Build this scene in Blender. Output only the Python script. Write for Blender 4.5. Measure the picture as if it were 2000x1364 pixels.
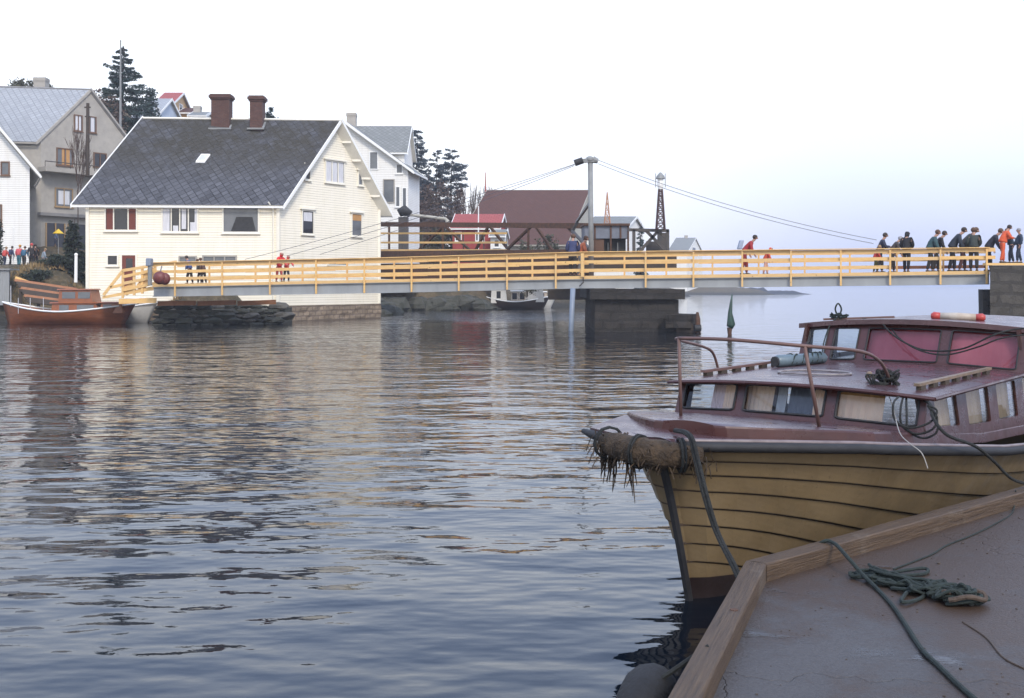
import bpy, bmesh, math, random
from mathutils import Vector, Matrix, noise
R = math.radians
C = bpy.context.scene.collection
scene = bpy.context.scene
for o in list(bpy.data.objects): bpy.data.objects.remove(o, do_unlink=True)

# ------------------------------------------------------------------ camera
EYE = 2.15; F = 2100.0; HOR = 560.0
cam = bpy.data.cameras.new("camera"); co = bpy.data.objects.new("camera", cam); C.objects.link(co)
co.location = (0, 0, EYE); co.rotation_euler = (R(90), 0, 0)
cam.sensor_width = 36; cam.lens = 36*F/2000; cam.shift_y = -(682-HOR)/2000
cam.clip_start = .1; cam.clip_end = 6000
scene.camera = co
# ------------------------------------------------------------------ sky, sun, exposure
w = bpy.data.worlds.new("World"); scene.world = w; w.use_nodes = True
nt = w.node_tree; nt.nodes.clear()
N = nt.nodes.new; L = nt.links.new
SUN_EL, SUN_AZ = R(42), R(160)          # azimuth from +Y clockwise
sky = N('ShaderNodeTexSky'); sky.sky_type = 'NISHITA'; sky.sun_disc = False
sky.sun_elevation = SUN_EL; sky.sun_rotation = SUN_AZ; sky.air_density = 1.5; sky.dust_density = 3
tc = N('ShaderNodeTexCoord'); sx = N('ShaderNodeSeparateXYZ'); L(tc.outputs['Generated'], sx.inputs[0])
rampz = N('ShaderNodeValToRGB'); L(sx.outputs['Z'], rampz.inputs[0])
e = rampz.color_ramp.elements
e[0].position = 0.0; e[0].color = (.36, .44, .70, 1)
e[1].position = 1.0; e[1].color = (.56, .69, 1.00, 1)
for p, c in ((.05, (.47, .53, .78, 1)), (.12, (.70, .75, .95, 1)), (.2, (.80, .87, 1.06, 1)), (.3, (.68, .82, 1.14, 1)), (.5, (.56, .73, 1.14, 1))):
    k = e.new(p); k.color = c
# the cloud deck is brighter toward the left (west) than over the open sea on the right
mx = N('ShaderNodeMapRange'); L(sx.outputs['X'], mx.inputs[0])
mx.inputs['From Min'].default_value = -.15; mx.inputs['From Max'].default_value = .35
mx.inputs['To Min'].default_value = 1.0; mx.inputs['To Max'].default_value = 0.0
mx.interpolation_type = 'SMOOTHSTEP'
mz = N('ShaderNodeMapRange'); L(sx.outputs['Z'], mz.inputs[0])
mz.inputs['From Min'].default_value = 0.05; mz.inputs['From Max'].default_value = .4
mz.inputs['To Min'].default_value = 1.0; mz.inputs['To Max'].default_value = 0.0
mm = N('ShaderNodeMath'); mm.operation = 'MULTIPLY'; L(mx.outputs[0], mm.inputs[0]); L(mz.outputs[0], mm.inputs[1])
mixl = N('ShaderNodeMix'); mixl.data_type = 'RGBA'; L(mm.outputs[0], mixl.inputs['Factor'])
L(rampz.outputs[0], mixl.inputs['A']); mixl.inputs['B'].default_value = (1.08, 1.08, 1.12, 1)
cn = N('ShaderNodeTexNoise'); cn.inputs['Scale'].default_value = 2.2; cn.inputs['Detail'].default_value = 4
L(tc.outputs['Generated'], cn.inputs['Vector'])
cr = N('ShaderNodeMapRange'); L(cn.outputs['Fac'], cr.inputs[0]); cr.inputs['To Min'].default_value = .93; cr.inputs['To Max'].default_value = 1.08
vm = N('ShaderNodeVectorMath'); vm.operation = 'SCALE'; L(mixl.outputs['Result'], vm.inputs[0]); L(cr.outputs[0], vm.inputs['Scale'])
bg1 = N('ShaderNodeBackground'); L(vm.outputs[0], bg1.inputs[0]); bg1.inputs[1].default_value = 1.0
bg2 = N('ShaderNodeBackground'); L(sky.outputs[0], bg2.inputs[0]); bg2.inputs[1].default_value = .05
ms = N('ShaderNodeAddShader'); L(bg1.outputs[0], ms.inputs[0]); L(bg2.outputs[0], ms.inputs[1])
wo = N('ShaderNodeOutputWorld'); L(ms.outputs[0], wo.inputs[0])
bg1.inputs[1].default_value = 1.0

sun = bpy.data.lights.new("sun", 'SUN'); so = bpy.data.objects.new("sun", sun); C.objects.link(so)
sun.energy = 1.9; sun.angle = R(12); sun.color = (1, .92, .80)
sd = Vector((math.sin(SUN_AZ)*math.cos(SUN_EL), math.cos(SUN_AZ)*math.cos(SUN_EL), math.sin(SUN_EL)))
so.rotation_euler = sd.to_track_quat('Z', 'Y').to_euler()
scene.view_settings.view_transform = 'Standard'; scene.view_settings.look = 'None'
scene.view_settings.exposure = 0.3; scene.view_settings.gamma = 1
scene.render.engine = 'CYCLES'
scene.render.resolution_x = 1024; scene.render.resolution_y = 698

# ------------------------------------------------------------------ helpers
def X(px, Y): return (px-1000)/F*Y
def Z(py, Y): return EYE+(HOR-py)/F*Y
def pt(px, py, Y): return Vector((X(px, Y), Y, Z(py, Y)))
rnd = random.Random(7)

def tag(o, label=None, cat=None, group=None, kind=None):
    if label: o['label'] = label
    if cat: o['category'] = cat
    if group: o['group'] = group
    if kind: o['kind'] = kind
    return o
ORG = {}
def thing(name, loc, label, cat, group=None, rz=0):
    o = bpy.data.objects.new(name, None); C.objects.link(o); o.location = loc
    o.rotation_euler = (0, 0, rz); o.empty_display_size = .3
    ORG[o.name] = Vector(loc)
    return tag(o, label, cat, group)

class MB:
    def __init__(s): s.v = []; s.f = []; s.m = []; s.uv = {}
    def add(s, vs, fs, mi=0, uvs=None):
        b = len(s.v); s.v += [Vector(v) for v in vs]
        for i, f in enumerate(fs):
            if uvs: s.uv[len(s.f)] = [uvs[j] for j in f]
            s.f.append([b+j for j in f]); s.m.append(mi)
        return s
    def hexa(s, p, mi=0):       # p: 4 bottom ccw + 4 top ccw
        return s.add(p, [(3, 2, 1, 0), (4, 5, 6, 7), (0, 1, 5, 4), (1, 2, 6, 5), (2, 3, 7, 6), (3, 0, 4, 7)], mi)
    def box(s, a, b, mi=0):
        x0, y0, z0 = [min(a[i], b[i]) for i in range(3)]; x1, y1, z1 = [max(a[i], b[i]) for i in range(3)]
        return s.hexa([(x0, y0, z0), (x1, y0, z0), (x1, y1, z0), (x0, y1, z0), (x0, y0, z1), (x1, y0, z1), (x1, y1, z1), (x0, y1, z1)], mi)
    def fbox(s, fr, a, b, mi=0):    # box in frame coordinates
        x0, y0, z0 = [min(a[i], b[i]) for i in range(3)]; x1, y1, z1 = [max(a[i], b[i]) for i in range(3)]
        return s.hexa([fr(*q) for q in [(x0, y0, z0), (x1, y0, z0), (x1, y1, z0), (x0, y1, z0), (x0, y0, z1), (x1, y0, z1), (x1, y1, z1), (x0, y1, z1)]], mi)
    def beam(s, a, b, w, h, up=(0, 0, 1), mi=0):
        a = Vector(a); b = Vector(b); d = (b-a).normalized(); up = Vector(up)
        sd_ = d.cross(up)
        if sd_.length < 1e-4: sd_ = d.cross(Vector((0, 1, 0)))
        sd_.normalize(); u = sd_.cross(d).normalized(); sd_ = sd_*w/2; u = u*h/2
        return s.hexa([a-sd_-u, a+sd_-u, b+sd_-u, b-sd_-u, a-sd_+u, a+sd_+u, b+sd_+u, b-sd_+u], mi)
    def tube(s, pts, r, n=8, cap=True, mi=0):
        pts = [Vector(p) for p in pts]; k = len(pts)
        if not hasattr(r, '__len__'): r = [r]*k
        ref = None; base = len(s.v)
        for i, p in enumerate(pts):
            d = (pts[min(i+1, k-1)]-pts[max(i-1, 0)])
            if d.length < 1e-9: d = Vector((0, 0, 1))
            d.normalize()
            if ref is None:
                ref = d.cross(Vector((0, 0, 1)))
                if ref.length < .1: ref = d.cross(Vector((0, 1, 0)))
            ref = (ref-d*ref.dot(d)).normalized(); q = d.cross(ref)
            for j in range(n):
                a = 2*math.pi*j/n; s.v.append(p+ref*math.cos(a)*r[i]+q*math.sin(a)*r[i])
        for i in range(k-1):
            for j in range(n):
                a = base+i*n+j; b = base+i*n+(j+1) % n
                s.f.append([a, b, b+n, a+n]); s.m.append(mi)
        if cap:
            s.f.append([base+j for j in range(n)][::-1]); s.m.append(mi)
            s.f.append([base+(k-1)*n+j for j in range(n)]); s.m.append(mi)
        return s
    def grid(s, rows, mi=0, uv=None, close=False):
        base = len(s.v); n = len(rows[0])
        for r_ in rows: s.v += [Vector(p) for p in r_]
        for i in range(len(rows)-1):
            for j in range(n-1 if not close else n):
                a = base+i*n+j; b = base+i*n+(j+1) % n
                if uv: s.uv[len(s.f)] = [uv[i][j], uv[i][(j+1) % n], uv[i+1][(j+1) % n], uv[i+1][j]]
                s.f.append([a, b, b+n, a+n]); s.m.append(mi)
        return s
    def prism(s, poly, ext, mi=0):
        poly = [Vector(p) for p in poly]; ext = Vector(ext); n = len(poly)
        return s.add(poly+[p+ext for p in poly], [list(range(n))[::-1], [n+i for i in range(n)]]+[(i, (i+1) % n, n+(i+1) % n, n+i) for i in range(n)], mi)
    def ball(s, c, r, n=10, m=7, mi=0, sq=(1, 1, 1), jit=0, seed=0):
        rr = random.Random(seed); c = Vector(c); rows = []
        for i in range(m+1):
            th = math.pi*i/m; row = []
            for j in range(n):
                ph = 2*math.pi*j/n; k = r*(1+jit*(rr.random()-.5))
                row.append(c+Vector((math.sin(th)*math.cos(ph)*sq[0], math.sin(th)*math.sin(ph)*sq[1], math.cos(th)*sq[2]))*k)
            if i in (0, m): row = [row[0]]*n
            rows.append(row)
        return s.grid(rows[::-1], mi, close=True)
    def build(s, name, mats, parent=None, local=False, smooth=False, org=None, bevel=0, weld=False):
        if not isinstance(mats, (list, tuple)): mats = [mats]
        if local: o0 = Vector((0, 0, 0))
        elif parent is not None:
            p = parent
            while p.parent: p = p.parent
            o0 = ORG.get(p.name, Vector(p.location))
        elif org is not None: o0 = Vector(org)
        else: o0 = Vector((0, 0, 0))
        me = bpy.data.meshes.new(name)
        me.from_pydata([tuple(v-o0) for v in s.v], [], s.f)
        for m_ in mats: me.materials.append(m_)
        for i, p_ in enumerate(me.polygons):
            p_.material_index = s.m[i]; p_.use_smooth = smooth
        if s.uv:
            ul = me.uv_layers.new(name='UVMap')
            for i, p_ in enumerate(me.polygons):
                if i in s.uv:
                    for li, u in zip(p_.loop_indices, s.uv[i]): ul.data[li].uv = u
        if weld or bevel or smooth:
            bm = bmesh.new(); bm.from_mesh(me)
            if not s.uv: bmesh.ops.remove_doubles(bm, verts=bm.verts, dist=1e-5)
            if bevel:
                es = [e_ for e_ in bm.edges if len(e_.link_faces) == 2 and e_.calc_face_angle(0) > .6]
                bmesh.ops.bevel(bm, geom=es, offset=bevel, segments=2, affect='EDGES', profile=.6, clamp_overlap=True)
            bm.normal_update(); bm.to_mesh(me); bm.free()
        me.update()
        o = bpy.data.objects.new(name, me); C.objects.link(o)
        if parent is not None: o.parent = parent
        elif not local: o.location = o0; ORG[o.name] = o0
        return o

def spline(pts, n=6):
    pts = [Vector(p) for p in pts]; out = []
    for i in range(len(pts)-1):
        p0 = pts[max(i-1, 0)]; p1 = pts[i]; p2 = pts[i+1]; p3 = pts[min(i+2, len(pts)-1)]
        for j in range(n):
            t = j/n
            out.append(.5*((2*p1)+(p2-p0)*t+(2*p0-5*p1+4*p2-p3)*t*t+(3*p1-p0-3*p2+p3)*t**3))
    out.append(pts[-1]); return out
def interp(x, xs, ys):
    if x <= xs[0]: return ys[0]
    for i in range(len(xs)-1):
        if x <= xs[i+1]:
            k = (x-xs[i])/(xs[i+1]-xs[i]); return ys[i]+(ys[i+1]-ys[i])*k
    return ys[-1]
def smooth_(x): x = max(0, min(1, x)); return x*x*(3-2*x)
def lerp(a, b, t): return a+(b-a)*t

# ------------------------------------------------------------------ materials
MATS = {}
class NT:
    def __init__(s, name):
        s.mat = bpy.data.materials.new(name); s.mat.use_nodes = True; s.t = s.mat.node_tree
        s.b = s.t.nodes['Principled BSDF']; s.c = s.t.nodes.new('ShaderNodeTexCoord')
        MATS[name] = s.mat
    def n(s, ty, **k):
        q = s.t.nodes.new(ty)
        for a, b in k.items():
            if a in q.inputs.keys() if hasattr(q.inputs, 'keys') else False: q.inputs[a].default_value = b
            else: setattr(q, a, b)
        return q
    def l(s, a, b): s.t.links.new(a, b)
    def noise(s, scale, detail=4, rough=.6, vec=None, stretch=None):
        q = s.t.nodes.new('ShaderNodeTexNoise'); q.inputs['Scale'].default_value = scale
        q.inputs['Detail'].default_value = detail; q.inputs['Roughness'].default_value = rough
        v = vec or s.c.outputs['Object']
        if stretch:
            m = s.t.nodes.new('ShaderNodeMapping'); m.inputs['Scale'].default_value = stretch; s.l(v, m.inputs[0]); v = m.outputs[0]
        s.l(v, q.inputs['Vector']); return q.outputs['Fac']
    def mr(s, v, a, b, c=0, d=1):
        q = s.t.nodes.new('ShaderNodeMapRange'); s.l(v, q.inputs[0])
        for i, x in enumerate((a, b, c, d)): q.inputs[i+1].default_value = x
        return q.outputs[0]
    def mix(s, f, a, b):
        q = s.t.nodes.new('ShaderNodeMix'); q.data_type = 'RGBA'
        if isinstance(f, (int, float)): q.inputs['Factor'].default_value = f
        else: s.l(f, q.inputs['Factor'])
        for nm, x in (('A', a), ('B', b)):
            if isinstance(x, tuple): q.inputs[nm].default_value = (*x[:3], 1)
            else: s.l(x, q.inputs[nm])
        return q.outputs['Result']
    def math(s, op, a, b=None):
        q = s.t.nodes.new('ShaderNodeMath'); q.operation = op
        for i, x in enumerate((a, b)):
            if x is None: continue
            if isinstance(x, (int, float)): q.inputs[i].default_value = x
            else: s.l(x, q.inputs[i])
        return q.outputs[0]
    def bump(s, h, dist=.02, strength=1.0):
        q = s.t.nodes.new('ShaderNodeBump'); s.l(h, q.inputs['Height']); q.inputs['Distance'].default_value = dist
        q.inputs['Strength'].default_value = strength; s.l(q.outputs[0], s.b.inputs['Normal']); return q
    def col(s, c):
        if isinstance(c, tuple): s.b.inputs['Base Color'].default_value = (*c[:3], 1)
        else: s.l(c, s.b.inputs['Base Color'])
def M(name, col, rough=.6, col2=None, scale=3, var=.5, bump=0, bscale=30, metal=0, stretch=None, spec=None, lo=.3, hi=.7):
    if name in MATS: return MATS[name]
    t = NT(name)
    if col2 is None: col2 = tuple(c*(1-.35*var) for c in col)
    f = t.mr(t.noise(scale, 5, .65, stretch=stretch), lo, hi)
    t.col(t.mix(f, col, col2)); t.b.inputs['Roughness'].default_value = rough
    t.b.inputs['Metallic'].default_value = metal
    if spec is not None: t.b.inputs['Specular IOR Level'].default_value = spec
    if bump: t.bump(t.noise(bscale, 4, .6, stretch=stretch), bump)
    return t.mat

def m_clap(name, col, col2, pitch=.155, seam=.55, rough=.55):
    t = NT(name); sp = t.n('ShaderNodeSeparateXYZ'); t.l(t.c.outputs['Object'], sp.inputs[0])
    z = t.math('FRACT', t.math('DIVIDE', sp.outputs['Z'], pitch))
    dirt = t.math('ADD', t.math('MULTIPLY', t.mr(t.noise(.7, 5, .7, stretch=(1, 1, .5)), .35, .75), .6), t.math('MULTIPLY', t.mr(t.noise(1, 5, .75, stretch=(3.5, 3.5, .22)), .5, .72), .75))
    base = t.mix(dirt, col, col2)
    s_ = t.math('LESS_THAN', z, .13)
    t.col(t.mix(t.math('MULTIPLY', s_, 1-seam), base, (.22, .2, .16)))
    t.b.inputs['Roughness'].default_value = rough
    t.bump(t.math('SUBTRACT', 1.0, z), .018)
    return t.mat
m_clap('cream_clapboard', (.88, .82, .68), (.80, .74, .58))
m_clap('white_clapboard', (.80, .79, .75), (.70, .68, .62))
M('cream_trim', (.86, .82, .70), .5, var=.3); M('white_trim', (.85, .85, .82), .5, var=.3)
def m_slate(name, c1, c2, mort, w_, moss=None, ang=45, row=None):
    t = NT(name); uv = t.c.outputs['UV']
    mp = t.n('ShaderNodeMapping'); mp.inputs['Rotation'].default_value = (0, 0, R(ang)); t.l(uv, mp.inputs[0])
    br = t.n('ShaderNodeTexBrick'); t.l(mp.outputs[0], br.inputs['Vector']); br.offset = 0 if ang else .5
    br.inputs['Scale'].default_value = 1; br.inputs['Brick Width'].default_value = w_; br.inputs['Row Height'].default_value = row or w_
    br.inputs['Mortar Size'].default_value = .028*w_/.4; br.inputs['Mortar Smooth'].default_value = .3; br.inputs['Bias'].default_value = 0
    br.inputs['Color1'].default_value = (*c1, 1); br.inputs['Color2'].default_value = (*c2, 1); br.inputs['Mortar'].default_value = (*mort, 1)
    base = t.mix(t.mr(t.noise(1.1, 5, .7), .3, .75), br.outputs['Color'], tuple(c*.7 for c in c1))
    if moss:
        sp = t.n('ShaderNodeSeparateXYZ'); t.l(uv, sp.inputs[0])
        g = t.mr(sp.outputs['Y'], moss[1], moss[2])
        f = t.math('MULTIPLY', g, t.mr(t.noise(.8, 6, .7), .3, .55))
        fine = t.mix(t.noise(9, 3), tuple(c*.55 for c in moss[0]), tuple(c*1.4 for c in moss[0]))
        base = t.mix(t.math('MULTIPLY', f, .85), base, fine)
    t.col(base); t.b.inputs['Roughness'].default_value = .7; t.b.inputs['Specular IOR Level'].default_value = .3
    t.bump(br.outputs['Fac'], .015).invert = True
    return t.mat
m_slate('diamond_slate', (.120, .124, .142), (.042, .043, .050), (.012, .012, .014), .37, moss=((.042, .037, .026), 1.8, 4.8))
m_slate('pale_slate', (.40, .42, .45), (.33, .35, .38), (.2, .21, .22), .35, ang=45)
m_slate('grey_slate', (.27, .28, .27), (.20, .21, .20), (.1, .1, .1), .35, ang=45)
m_slate('brown_roof', (.13, .055, .036), (.095, .042, .030), (.05, .03, .028), .5, ang=0, row=.3)
m_slate('red_roof', (.42, .11, .10), (.36, .09, .085), (.18, .04, .04), .5, ang=0, row=.3)
def m_brick(name, c1, c2, mort, w_=.24, h_=.075, rough=.8):
    t = NT(name)
    sp = t.n('ShaderNodeSeparateXYZ'); t.l(t.c.outputs['Object'], sp.inputs[0])
    cb = t.n('ShaderNodeCombineXYZ'); t.l(t.math('ADD', t.math('ADD', sp.outputs['X'], sp.outputs['Y']), t.math('MULTIPLY', t.noise(1.1, 3), w_*.5)), cb.inputs[0]); t.l(t.math('ADD', sp.outputs['Z'], t.math('MULTIPLY', t.noise(.9, 3), h_*.7)), cb.inputs[1])
    br = t.n('ShaderNodeTexBrick'); t.l(cb.outputs[0], br.inputs['Vector']); br.inputs['Scale'].default_value = 1
    br.inputs['Brick Width'].default_value = w_; br.inputs['Row Height'].default_value = h_; br.inputs['Mortar Size'].default_value = .012*h_/.075
    br.inputs['Color1'].default_value = (*c1, 1); br.inputs['Color2'].default_value = (*c2, 1); br.inputs['Mortar'].default_value = (*mort, 1)
    t.col(t.mix(t.mr(t.noise(3, 5, .7), .3, .8), br.outputs['Color'], tuple(c*.5 for c in c1)))
    t.b.inputs['Roughness'].default_value = rough
    b_ = t.math('ADD', t.math('MULTIPLY', br.outputs['Fac'], -.6), t.noise(14, 4))
    t.bump(b_, .03); return t.mat
m_brick('chimney_brick', (.16, .065, .045), (.10, .045, .035), (.11, .09, .08))
m_brick('pier_stone', (.034, .027, .021), (.022, .019, .016), (.014, .012, .010), .9, .42)
m_brick('abutment_stone', (.085, .074, .060), (.060, .053, .044), (.038, .033, .028), 1.1, .5)
m_brick('foundation_stone', (.36, .28, .20), (.25, .19, .13), (.16, .12, .09), .7, .3)
M('stucco', (.42, .39, .34), .85, (.33, .305, .27), scale=1.5, bump=.02)
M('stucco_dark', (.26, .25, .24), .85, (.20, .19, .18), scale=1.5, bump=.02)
M('glass_dark', (.018, .02, .024), .08, (.03, .03, .035), spec=.6)
M('glass_grey', (.10, .11, .12), .1, (.16, .17, .18), scale=.8)
M('brown_frame', (.16, .085, .045), .5); M('shutter', (.16, .035, .02), .6); M('tan_frame', (.36, .24, .12), .6)
M('curtain', (.72, .72, .74), .8, (.5, .5, .53), scale=8, stretch=(3, 3, .2))
M('orange_curtain', (.5, .27, .10), .8)
def tint_wood():
    t = NT('new_wood'); oi = t.n('ShaderNodeObjectInfo'); f = t.mr(t.noise(2.5, 5, .65, stretch=(1, 1, 4)), .3, .7)
    a = t.mix(f, (.84, .55, .21), (.70, .41, .14)); a = t.mix(t.math('MULTIPLY', oi.outputs['Random'], .45), a, (.60, .42, .22))
    k = t.mr(t.noise(9, 2, .5), .70, .74); t.col(t.mix(t.math('MULTIPLY', k, .7), a, (.22, .12, .05))); t.b.inputs['Roughness'].default_value = .6; t.bump(t.noise(30, 4), .004)
tint_wood()
M('shade_wood', (.38, .17, .075), .65, (.24, .10, .045), scale=2.5)
M('girder_paint', (.34, .35, .35), .55, (.25, .26, .26), scale=.9, bump=.004, bscale=3, stretch=(1, 1, .3))
M('rust', (.12, .055, .03), .85, (.05, .03, .02), scale=6, bump=.01)
M('dark_steel', (.05, .05, .05), .6, (.08, .065, .055), scale=3)
M('grey_steel', (.26, .265, .26), .6, (.19, .195, .19), scale=3)
M('blue_grey_steel', (.22, .27, .34), .5, (.18, .21, .27), scale=2)
M('black_rubber', (.018, .018, .02), .7, (.035, .035, .035), scale=6, bump=.005)
M('moss_rock', (.075, .07, .055), .85, (.03, .034, .022), scale=1.6, bump=.08, bscale=5)
M('cable', (.10, .10, .12), .5)
M('green_paint', (.02, .075, .055), .5, (.03, .04, .03), scale=4)
M('timber_dark', (.07, .05, .035), .8, (.035, .027, .02), scale=4, bump=.01)
# ------------------------------------------------------------------ water
def make_water():
    mb = MB(); mb.add([(-3000, -60, 0), (3000, -60, 0), (3000, 5000, 0), (-3000, 5000, 0)], [(0, 1, 2, 3)])
    t = NT('sea_water')
    o = t.c.outputs['Object']
    n1 = t.noise(.75, 2, .5, stretch=(.7, 1.2, 1)); n2 = t.noise(2.3, 2, .5, stretch=(.65, 1.25, 1)); n3 = t.noise(7, 3, .5, stretch=(.8, 1.2, 1))
    patch = t.mr(t.noise(.05, 3, .5, stretch=(.5, 1.4, 1)), .35, .65, .7, 1.25)
    mp = t.n('ShaderNodeMapping'); mp.inputs['Location'].default_value = (.25, -5.6, 0); mp.inputs['Scale'].default_value = (.07, .07, 0); t.l(o, mp.inputs[0])
    vl = t.n('ShaderNodeVectorMath'); vl.operation = 'LENGTH'; t.l(mp.outputs[0], vl.inputs[0])
    patch = t.math('ADD', patch, t.mr(t.math('ADD', vl.outputs['Value'], t.math('MULTIPLY', t.noise(.15, 3), .6)), .85, 1.5, 2.6, 0))
    h = t.math('ADD', t.math('MULTIPLY', n1, .083), t.math('ADD', t.math('MULTIPLY', n2, .026), t.math('MULTIPLY', n3, .0022)))
    t.bump(t.math('MULTIPLY', h, patch), 1.0)
    t.col((.003, .006, .011)); t.b.inputs['Roughness'].default_value = .03; t.b.inputs['IOR'].default_value = 1.39
    ob = mb.build('water', t.mat); tag(ob, kind='structure')
make_water()
# ------------------------------------------------------------------ land
SHORE = [(-300, 60), (-60, 61), (-40, 64), (-30, 66), (-21.8, 65.8), (-21.3, 62.4), (-15.2, 63.2), (-15.2, 67.6), (-10.6, 75.2), (-9.6, 82), (-12, 93), (-9, 99.5), (-2.5, 100.5), (2, 108), (6, 113), (13.5, 114), (16.5, 125), (24, 160), (35, 220), (50, 283), (72, 300), (90, 500), (-300, 500)]
def shore_d(x, y):
    ins = False; dm = 1e9; n = len(SHORE)
    for i in range(n):
        x0, y0 = SHORE[i]; x1, y1 = SHORE[(i+1) % n]
        if (y0 > y) != (y1 > y) and x < (x1-x0)*(y-y0)/(y1-y0)+x0: ins = not ins
        dx, dy = x1-x0, y1-y0; k = max(0, min(1, ((x-x0)*dx+(y-y0)*dy)/(dx*dx+dy*dy)))
        d = math.hypot(x-x0-k*dx, y-y0-k*dy); dm = min(dm, d)
    return dm if ins else -dm
def ground(x, y):
    d = shore_d(x, y); r = x/max(y, 1)
    if d < 0: return max(-2.5, d*.6)-.05
    base = interp(x, [-60, -17, -12, 30], [2.1, 2.0, 1.3, 1.2])
    z = base*smooth_(d/2.2)
    hm = interp(r, [-1.5, -.6, -.45, -.38, -.3, -.2, -.1, -.05, 0, .1], [18, 20, 21, 22, 19, 14, 8, 4.5, 2.5, .8])
    y0 = interp(r, [-.45, -.38, -.2], [74, 76, 84])
    z += hm*smooth_((y-y0)/52)*smooth_(d/6)
    z += 1.45*smooth_((y-65.5)/5)*smooth_((-.395-r)/.03)*smooth_(d/3)
    z += .35*noise.noise(Vector((x*.35, y*.35, 0)))*smooth_(d/3)
    return z
def make_land():
    xs = [-300, -240, -190, -150, -120, -100]+[-90+i*1.3 for i in range(105)]+[50, 56, 62, 68, 74, 82, 95]
    ys = [55+i*1.0 for i in range(52)]+[107+i*2.2 for i in range(30)]+[180, 200, 240, 300, 400, 490]
    mb = MB(); mb.grid([[(x, y, ground(x, y)) for x in xs] for y in ys])
    t = NT('hill_ground')
    a = t.mix(t.mr(t.noise(.5, 6, .7), .35, .65), (.13, .095, .05), (.045, .042, .025))
    a = t.mix(t.mr(t.noise(2.5, 5, .7), .5, .7), a, (.17, .13, .075))
    sp = t.n('ShaderNodeSeparateXYZ'); t.l(t.c.outputs['Object'], sp.inputs[0])
    a = t.mix(t.mr(sp.outputs['Z'], .3, .9), (.03, .028, .022), a)
    t.col(a); t.b.inputs['Roughness'].default_value = .95; t.bump(t.noise(2.2, 6, .7), .25)
    tag(mb.build('hillside', t.mat, smooth=True), kind='structure')
    # gravel road beside the white house
    rows = []
    for i in range(26):
        x = -42+i*.62
        yc = 73.0
        rows.append([(x, yc+(j-3)*.55, max(ground(x, yc+(j-3)*.55), ground(x, yc))+.05) for j in range(7)])
    MBr = MB(); MBr.grid(rows); M('gravel', (.20, .19, .19), .9, (.14, .13, .13), scale=2, bump=.02)
    tag(MBr.build('road', MATS['gravel'], smooth=True), kind='structure')
    # far skerry / breakwater right of the pier
    mb = MB()
    rr = random.Random(3); rows = []
    for i in range(41):
        px = 1325+(1580-1325)*i/40; Y = 300
        h = .25+1.55*smooth_((40-i)/6)*smooth_((i+3)/5)*(.85+.3*rr.random()) if i < 40 else .0
        if i > 26: h *= .55
        rows.append([(X(px, Y), Y-6, -.3), (X(px, Y), Y-3, h*.7), (X(px, Y), Y, h), (X(px, Y), Y+8, h*.8), (X(px, Y), Y+14, -.3)])
    mb.grid(rows); M('far_rock', (.05, .058, .075), .9, (.035, .04, .055), scale=.3)  # distance haze is put into the rock colour as a bluish tint
    tag(mb.build('breakwater', MATS['far_rock'], smooth=True), kind='structure')
make_land()
# ------------------------------------------------------------------ gabled houses
class Fr:
    def __init__(s, o, u, v): s.o = Vector(o); s.u = Vector(u); s.v = Vector(v)
    def __call__(s, a, b, z): return s.o+s.u*a+s.v*b+Vector((0, 0, z))
def plan(A, B, Cc):   # A left-front, B right-front, Cc right-back (2D), metres along the edges
    A = Vector((*A, 0)); B = Vector((*B, 0)); Cc = Vector((*Cc, 0))
    u = (B-A); v = (Cc-B); return Fr(A, u.normalized(), v.normalized()), u.length, v.length
def roof_slab(mb, p00, p10, p11, p01, th, lu, lv):
    # p00..p10 eave, p01..p11 ridge; top surface gets metre uvs
    n = (p10-p00).cross(p01-p00).normalized()*th
    if n.z < 0: n = -n
    mb.add([p00, p10, p11, p01], [(0, 1, 2, 3)], 0, [(0, 0), (lu, 0), (lu, lv), (0, lv)])
    q = [p-n for p in (p00, p10, p11, p01)]
    mb.add([p00, p10, p11, p01]+q, [(7, 6, 5, 4), (0, 4, 5, 1), (1, 5, 6, 2), (2, 6, 7, 3), (3, 7, 4, 0)], 1)
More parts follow.
